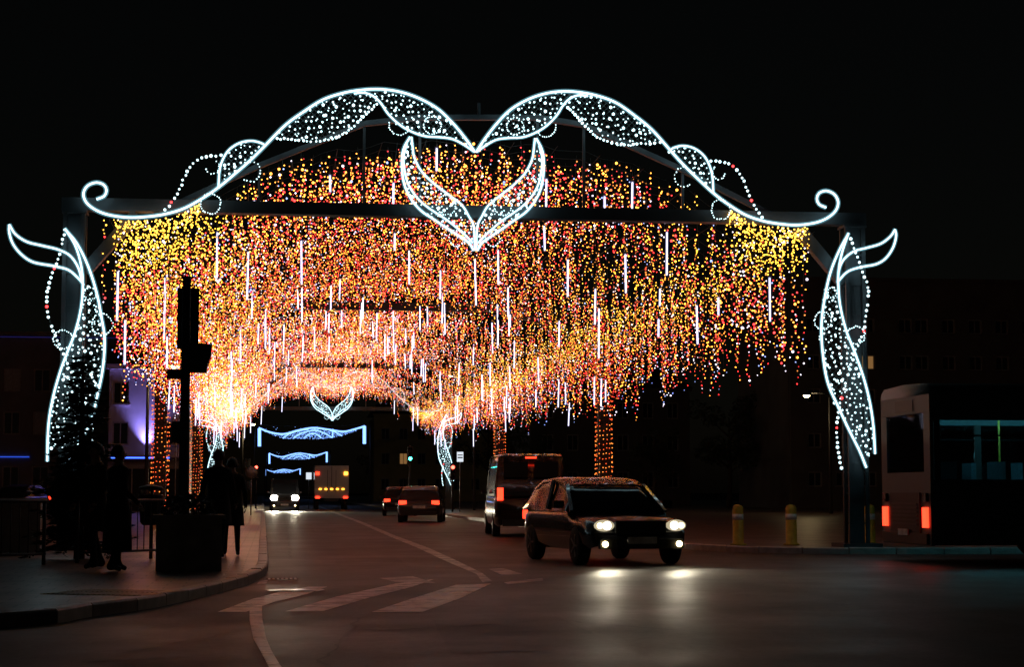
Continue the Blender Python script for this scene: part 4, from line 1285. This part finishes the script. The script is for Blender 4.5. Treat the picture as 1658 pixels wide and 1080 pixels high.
# bollards
for px, lab in ((1195, 'yellow bollard with white band nearest the street'), (1281, 'yellow bollard with white band in the middle of three'), (1408, 'yellow bollard with white band below the right leaf')):
    p = at(px, 850, 37.2)
    o = thing('bollard', lab, 'bollard', (p.x, 37.2, 0.125), 0, 'yellow bollards on the right corner')
    MB().lathe([(0.17, 0), (0.17, 0.03), (0.115, 0.05), (0.11, 0.75), (0.085, 0.81), (0.03, 0.83)], n=18).build('post', 'yellow_paint', o)
    MB().lathe([(0.114, 0), (0.114, 0.12)], n=18, c=(0, 0, 0.52)).build('band', 'white_band', o)

# planter
g = gr(302, 926, 0.125)
pl = thing('planter', 'square concrete planter with a low shrub on the kerb corner', 'planter', (g.x, g.y + .42, 0.125), R(4))
m = MB()
for s in (-1, 1):
    m.box((s * 0.40, 0, 0.36), (0.08, 0.88, 0.72)); m.box((0, s * 0.40, 0.36), (0.72, 0.08, 0.72))
m.box((0, 0, 0.04), (0.72, 0.72, 0.07)); m.build('box', 'concrete', pl)
rm = MB()
for s in (-1, 1):
    rm.box((s * 0.42, 0, 0.745), (0.13, 0.97, 0.05)); rm.box((0, s * 0.42, 0.745), (0.71, 0.13, 0.05))
rm.build('rim', 'concrete', pl)
MB().box((0, 0, 0.62), (0.715, 0.715, 0.04)).build('soil', 'soil', pl)
def leaf_cloud(m, c, rad, n, size, mi=0, flat=0.8):
    for _ in range(n):
        while True:
            q = Vector((rnd.uniform(-1, 1), rnd.uniform(-1, 1), rnd.uniform(-1, 1)))
            if 0.15 < q.length < 1: break
        q = q.normalized() * (q.length ** 0.5)
        P = Vector(c) + Vector((q.x * rad[0], q.y * rad[1], q.z * rad[2]))
        d = Vector((rnd.gauss(0, 1), rnd.gauss(0, 1), rnd.gauss(0, .6))).normalized()
        u = d.orthogonal().normalized(); s = size * rnd.uniform(.6, 1.3)
        m.add([P - d * s, P + u * s * .4, P + d * s, P - u * s * .4], [(0, 1, 2, 3)], mi)
m = MB(); leaf_cloud(m, (0, 0, 0.84), (0.38, 0.38, 0.22), 420, 0.06); m.build('shrub', 'foliage', pl)

# pedestrian barriers on the corner and a litter bin
def barrier(label, a, b):
    o = thing('pedestrian_barrier', label, 'barrier', (a[0], a[1], 0.125), math.atan2(b[1] - a[1], b[0] - a[0]))
    L = math.dist(a, b)
    MB().cyl((0, 0, 0.95), (L, 0, 0.95), 0.028, 10).build('top_rail', 'dark_steel', o)
    MB().cyl((0, 0, 0.16), (L, 0, 0.16), 0.02, 8).build('bottom_rail', 'dark_steel', o)
    for x in (0.03, L - .03): MB().cyl((x, 0, 0), (x, 0, 0.95), 0.028, 10).build('post', 'dark_steel', o)
    n = int(L / 0.14)
    for k in range(1, n): MB().cyl((k * L / n, 0, 0.16), (k * L / n, 0, 0.94), 0.009, 6).build('bar', 'dark_steel', o)
barrier('dark pedestrian barrier left of the planter', (-2.95, 29.0), (-1.72, 30.4))
barrier('dark pedestrian barrier at the left edge of the picture', (-4.9, 27.6), (-3.35, 28.6))
p = at(243, 850, 30.6)
lb = thing('litter_bin', 'dark litter bin on a thin post beside the barrier', 'litter bin', (p.x, 30.9, 0.125))
MB().cyl((0, 0, 0), (0, 0, 1.15), 0.03, 10).build('post', 'dark_steel', lb)
MB().lathe([(0.13, 0.55), (0.17, 0.6), (0.19, 1.02), (0.195, 1.04)], n=18, c=(0.0, -0.2, 0)).build('bin', 'dark_steel', lb)
MB().lathe([(0.20, 1.12), (0.19, 1.17), (0.05, 1.20)], n=18, c=(0.0, -0.2, 0)).build('hood', 'dark_steel', lb)
for s in (-1, 1): MB().bar((s * .16, -.2, 1.02), (s * .16, -.2, 1.13), 0.03, 0.02).build('bracket', 'dark_steel', lb)
lw = thing('low_wall', 'low concrete wall with coping at the left edge', 'wall', (-4.9, 33.0, 0.125))
MB().box((0, 0, 0.45), (1.9, 0.25, 0.9)).build('wall_body', 'concrete', lw)
for k in range(4): MB().box((-0.72 + k * .48, 0, 0.94), (0.47, 0.33, 0.07)).build('coping_stone', 'concrete', lw)

# ------------------------------------------------------------------ garlands across the street beyond the tunnel
def street_garland():
    Y = 180.0
    o = thing('street_garland', 'blue white light garland swagged across the street, the nearest and widest', 'garland', at(505, 790, Y).to_tuple(), 0, 'blue white garlands across the street')
    loc = Vector(o.location)
    loc.z = 0; o.location = loc
    def G(q): return at(q[0], q[1], Y) - loc
    def rp(px, r=0.06):
        MB().tube([G(q) for q in spline(px, 3)], r, 5).build('rope_light', 'rope_blue', o)
    topc = [(419, 693), (437, 700), (459, 703), (483, 697), (507, 693), (530, 695.5), (555.5, 699), (573, 695.5), (591, 690)]
    lowc = [(421, 695), (437, 703), (456, 709.6), (476, 711), (496, 711), (518, 711), (538, 709), (563, 703), (591, 691.5)]
    rp(topc, 0.085)
    for a in ([(458, 710), (468, 703), (483, 698), (500, 695)], [(475, 710), (485, 703), (497, 699), (510, 697), (524, 701), (538, 709)], [(492, 710), (499, 704), (507, 702), (514, 704), (520, 709.6)], [(532, 696), (541, 699), (548, 703), (554, 706)]): rp(a)
    for x, y0, y1 in ((420, 694, 723), (590, 690, 719)):
        for dx in (-1.2, 1.2): rp([(x + dx, y0), (x + dx, (y0 + y1) / 2), (x + dx, y1)], 0.09)
    rp([(539, 695), (538.7, 702), (538.4, 709)], 0.06)
    m = MB()
    poly = spline(topc, 5) + list(reversed(spline(lowc, 5)))
    n = 0
    while n < 900:
        q = (rnd.uniform(419, 591), rnd.uniform(690, 712))
        if inside(q, poly) or (q[1] < 700 and rnd.random() < .02):
            m.octa(G(q) + Vector((0, rnd.gauss(0, .05), 0)), 0.026); n += 1
    m.build('bulb_net', 'rope_blue', o, 'stuff')
    MB().tube([G((412, 688)), G((460, 690)), G((505, 690.5)), G((560, 689)), G((600, 686))], 0.015, 4).build('cable', 'wire', o)
    for x in (412, 600):
        q = G((x, 685)); MB().cyl((q.x, 0, 0.0), (q.x, 0, q.z), 0.09, 8).build('pole', 'dark_steel', o)
    return o
g1 = street_garland()
for Y, cx, lab in ((330.0, 483, 'second blue white garland farther down the street'), (560.0, 459, 'third and farthest small blue white garland')):
    c = copy_tree(g1); q = at(cx, 740, Y); c.location = (q.x, Y, 0.35); c.scale = (1, 1, 1.05); c['label'] = lab

# ------------------------------------------------------------------ trees
p = at(132, 700, 31)
fir = thing('fir_tree', 'dark fir tree hiding the foot of the left leaf ornament', 'tree', (p.x, 31, 0.12))
Hf = 3.35
MB().tube([(0, 0, 0), (0.02, 0, 1.2), (0, 0.01, 2.4), (0, 0, Hf)], [0.09, 0.07, 0.04, 0.012], 8).build('trunk', 'bark', fir)
m = MB(); br = MB()
z = 0.35
while z < Hf - .05:
    k = (Hf - z) / Hf
    for _ in range(3 + int(6 * k)):
        a = rnd.uniform(0, 2 * math.pi); Lb_ = (0.12 + 0.82 * k) * rnd.uniform(.45, 1.15)
        tip = Vector((math.cos(a) * Lb_, math.sin(a) * Lb_, z - 0.12 * Lb_ + rnd.uniform(-.22, .24) * (.3 + k)))
        base = Vector((0, 0, z))
        br.tube([base, base.lerp(tip, .5) + Vector((0, 0, .03)), tip], [0.016, 0.01, 0.004], 4)
        for t in np.linspace(0.15, 1, int(8 + 20 * k)):
            c = base.lerp(tip, t)
            for s in (-1, 1):
                d = Vector((math.cos(a + s * rnd.uniform(.5, 1.1)), math.sin(a + s * rnd.uniform(.5, 1.1)), rnd.uniform(-.35, .25))) * rnd.uniform(.09, .20)
                u = d.cross(Vector((rnd.gauss(0, 1), rnd.gauss(0, 1), 1))).normalized() * 0.012
                m.add([c - u, c + d * .5 - u * 1.6, c + d, c + d * .5 + u * 1.6, ], [(0, 1, 2, 3)])
    z += 0.07
br.build('branches', 'bark', fir, 'stuff'); m.build('crown', 'needles', fir, 'stuff')

def tree_mesh(seed, H):
    rs = random.Random(seed)
    t, c = MB(), MB()
    t.tube([(0, 0, 0), (0.1, 0.05, H * .25), (0, 0.1, H * .5), (0.1, 0, H * .8)], [0.22, 0.17, 0.12, 0.04], 8)
    for k in range(13):
        a = rs.uniform(0, 6.28); z = H * rs.uniform(.28, .75); L_ = H * rs.uniform(.16, .32)
        tip = Vector((math.cos(a) * L_, math.sin(a) * L_, z + L_ * rs.uniform(.4, .9)))
        b0 = Vector((0.05, 0.05, z))
        t.tube([b0, b0.lerp(tip, .5) + Vector((0, 0, .1)), tip], [0.08, 0.05, 0.02], 5)
        leaf_cloud(c, tip, (H * .11, H * .11, H * .09), 150, 0.16)
        leaf_cloud(c, b0.lerp(tip, .6), (H * .08, H * .08, H * .06), 60, 0.14)
    return t.mesh('trunk', 'bark'), c.mesh('crown', 'foliage')
tms = [tree_mesh(5, 8.5), tree_mesh(9, 7.5)]
for i, (x, Y, sc, lab) in enumerate(((790, 150, .95, 'dark tree right of the far leaf ornament'), (870, 138, .8, 'dark tree behind the van under the curtain edge'), (930, 165, 1.05, 'tall dark tree between van and wrapped post'),
                                     (1060, 120, .8, 'dark tree right of the red wrapped post'), (1180, 130, .95, 'dark tree in the gap left of the lone street lamp'), (1560, 100, .85, 'dark tree behind the bus'), (620, 250, 1.0, 'dark tree beside the long ochre terrace'))):
    p = at(x, 780, Y)
    o = thing('street_tree', lab, 'tree', (p.x, Y, 0.1), i * 1.3, 'dark trees beyond the tunnel')
    o.scale = (sc, sc, sc)
    tm, cm = tms[i % 2]
    for nm, me in (('trunk', tm), ('crown', cm)):
        q = bpy.data.objects.new(nm, me); COL.objects.link(q); q.parent = o
        if nm == 'crown': q['kind'] = 'stuff'

# ------------------------------------------------------------------ people
def person(label, loc, rz, h=1.74, stride=0.25, coat='coat_dark', long_coat=0.55, arm=(0.15, -0.15), bend=0.15, hood=False, grp=None):
    """one continuous skinned body (facing local -Y), coat and hair as children"""
    o = thing('person', label, 'person', loc, rz, grp)
    k = h / 1.75
    hip, knee, ank = 0.93, 0.50, 0.09
    V, E, Rd, mk = [], [], [], []
    def v(p, r, m, par=None):
        V.append(Vector(p) * k); Rd.append(r * k); mk.append(m)
        if par is not None: E.append((par, len(V) - 1))
        return len(V) - 1
    pel = v((0, 0, 0.97), 0.145, 0)
    wst = v((0, 0.0, 1.12), 0.13, 1, pel); ch = v((0, 0.01, 1.30), 0.15, 1, wst); sh = v((0, 0.015, 1.43), 0.11, 1, ch)
    nk = v((0, 0.005, 1.51), 0.055, 2, sh); hd0 = v((0, -0.01, 1.585), 0.075, 2, nk); hd1 = v((0, -0.012, 1.655), 0.088, 2, hd0); hd2 = v((0, 0.0, 1.715), 0.062, 2, hd1)
    for s in (-1, 1):
        st = stride * s
        hj = v((s * .095, 0, hip - .03), 0.095, 0, pel)
        kn = v((s * .10, -st * .45 - (0.05 if st > 0 else 0), knee), 0.062, 0, hj)
        an = v((s * .10, -st * .85 + (0.10 if st < 0 else 0), ank + (0.05 if st < 0 and stride > .1 else 0)), 0.042, 0, kn)
        toe = v((s * .115, -st * .85 - .15 + (0.10 if st < 0 else 0), 0.035), 0.036, 3, an)
        heel = v((s * .10, -st * .85 + .06 + (0.10 if st < 0 else 0), 0.045 + (0.05 if st < 0 and stride > .1 else 0)), 0.036, 3, an)
        sj = v((s * .175, 0.015, 1.415), 0.068, 1, sh)
        aw = arm[0] if s < 0 else arm[1]
        el = v((s * .235, 0.03 - aw * .6, 1.14), 0.048, 1, sj)
        wr = v((s * .245, -aw * 1.4 - bend * .5, 0.90 + bend * .3), 0.034, 1, el)
        pm = v((s * .245, -aw * 1.55 - bend * .7, 0.82 + bend * .3), 0.036, 2, wr)
    me = bpy.data.meshes.new('body'); me.from_pydata(V, E, [])
    t = bpy.data.objects.new('tmp', me); COL.objects.link(t)
    sk = t.modifiers.new('skin', 'SKIN'); sk.use_smooth_shade = True
    for i, sv in enumerate(me.skin_vertices[0].data):
        sv.radius = (Rd[i] * (1.15 if mk[i] == 1 and i < 4 else 1), Rd[i]); sv.use_root = (i == 0)
    t.modifiers.new('sub', 'SUBSURF').levels = 2
    dg = bpy.context.evaluated_depsgraph_get(); dg.update()
    ev = bpy.data.meshes.new_from_object(t.evaluated_get(dg))
    bpy.data.objects.remove(t)
    m = MB()
    co = [vv.co.copy() for vv in ev.vertices]
    arr = np.array([tuple(c) for c in V])
    for pl_ in ev.polygons:
        c = np.array(pl_.center); i = int(np.argmin(((arr - c) ** 2).sum(1)))
        m.f.append(tuple(pl_.vertices)); m.m.append(mk[i]); m.sm.append(True)
    m.v = [tuple(c) for c in co]
    zmin = min(c[2] for c in m.v)
    o.location.z -= zmin
    # five fingers on each hand, nose and ears
    for i, p_ in enumerate(V):
        pass
    palms = [i for i in range(len(V)) if mk[i] == 2 and abs(V[i].x) > 0.2 * k]
    for i in palms:
        P = V[i]; W_ = V[i - 1]; d = (P - W_).normalized(); s = 1 if P.x > 0 else -1
        for q in range(4):
            b0 = P + Vector((0, -0.027 + q * .018, 0)) * k + d * .02 * k
            L_ = (.062, .072, .068, .052)[q] * k
            m.tube([b0, b0 + d * L_ * .55 + Vector((-s * .006, 0, 0)), b0 + d * L_ + Vector((-s * .025, 0, 0))], [0.0095 * k, 0.0085 * k, 0.006 * k], 6, 2)
        b0 = W_ + d * .05 * k + Vector((-s * .012, -.028, 0)) * k
        m.tube([b0, b0 + d * .03 * k + Vector((-s * .012, -.018, 0)) * k, b0 + d * .058 * k + Vector((-s * .02, -.016, 0)) * k], [0.011 * k, 0.0095 * k, 0.007 * k], 6, 2)
    m.tube([Vector((0, -.088, 1.655)) * k, Vector((0, -.108, 1.615)) * k, Vector((0, -.088, 1.605)) * k], [.008 * k, .016 * k, .01 * k], 6, 2)
    for s in (-1, 1):
        m.tube([Vector((s * .083, 0, 1.65)) * k, Vector((s * .098, .012, 1.665)) * k, Vector((s * .085, .005, 1.615)) * k], [.01 * k, .016 * k, .009 * k], 6, 2)
        m.octa(Vector((s * .032, -.087, 1.652)) * k, .011 * k, 3)
    m.build('body', ['trousers', coat, 'skin', 'shoe'], o)
    c = MB(); secs = []
    prof_ = [(1.475, .085, .075), (1.44, .165, .105), (1.36, .195, .125), (1.22, .185, .125), (1.08, .178, .128), (0.95, .195, .145), (0.80, .215, .165 + stride * .3), (long_coat, .235, .18 + stride * .4)]
    n = 20
    for (z, a, b) in prof_:
        secs.append([Vector((a * math.cos(2 * math.pi * j / n) * (1 + .02 * math.sin(5 * j)), 0.012 + b * math.sin(2 * math.pi * j / n), z)) * k for j in range(n + 1)])
    loft(c, secs, cap=False); c.build('coat', coat, o)
    hm = MB()
    for (z, a, y) in ():
        pass
    hsec = []
    for z, r, yy in ((1.60, .085, .035), (1.66, .100, .022), (1.71, .096, .012), (1.755, .070, .008), (1.785, .02, .005)):
        hsec.append([Vector((r * math.cos(2 * math.pi * j / 16), yy + r * 1.02 * math.sin(2 * math.pi * j / 16) * (1 if math.sin(2 * math.pi * j / 16) > 0 else (.72 if z > 1.7 else .45)), z)) * k for j in range(17)])
    loft(hm, hsec); hm.build('hair', 'hair', o)
    return o
g = gr(352, 903, 0.125); person('person in dark coat walking on the left pavement, left of the pair', (g.x, g.y, 0.127), R(172), 1.78, 0.28, 'coat_dark', grp='pedestrians on the left pavement')
g = gr(374, 900, 0.125); person('person in dark coat walking nearest the kerb', (g.x, g.y, 0.127), R(184), 1.66, 0.24, 'coat_brown', arm=(-.15, .15), grp='pedestrians on the left pavement')
g = gr(190, 925, 0.125); person('person in long black coat standing left of the barrier', (g.x, g.y, 0.127), R(120), 1.72, 0.05, 'coat_dark', 0.30, (0, 0), .3, grp='pedestrians on the left pavement')
g = gr(152, 921, 0.125); person('person in dark coat standing below the fir tree', (g.x, g.y, 0.127), R(-60), 1.77, 0.06, 'coat_brown', 0.60, (0.05, 0), .2, grp='pedestrians on the left pavement')
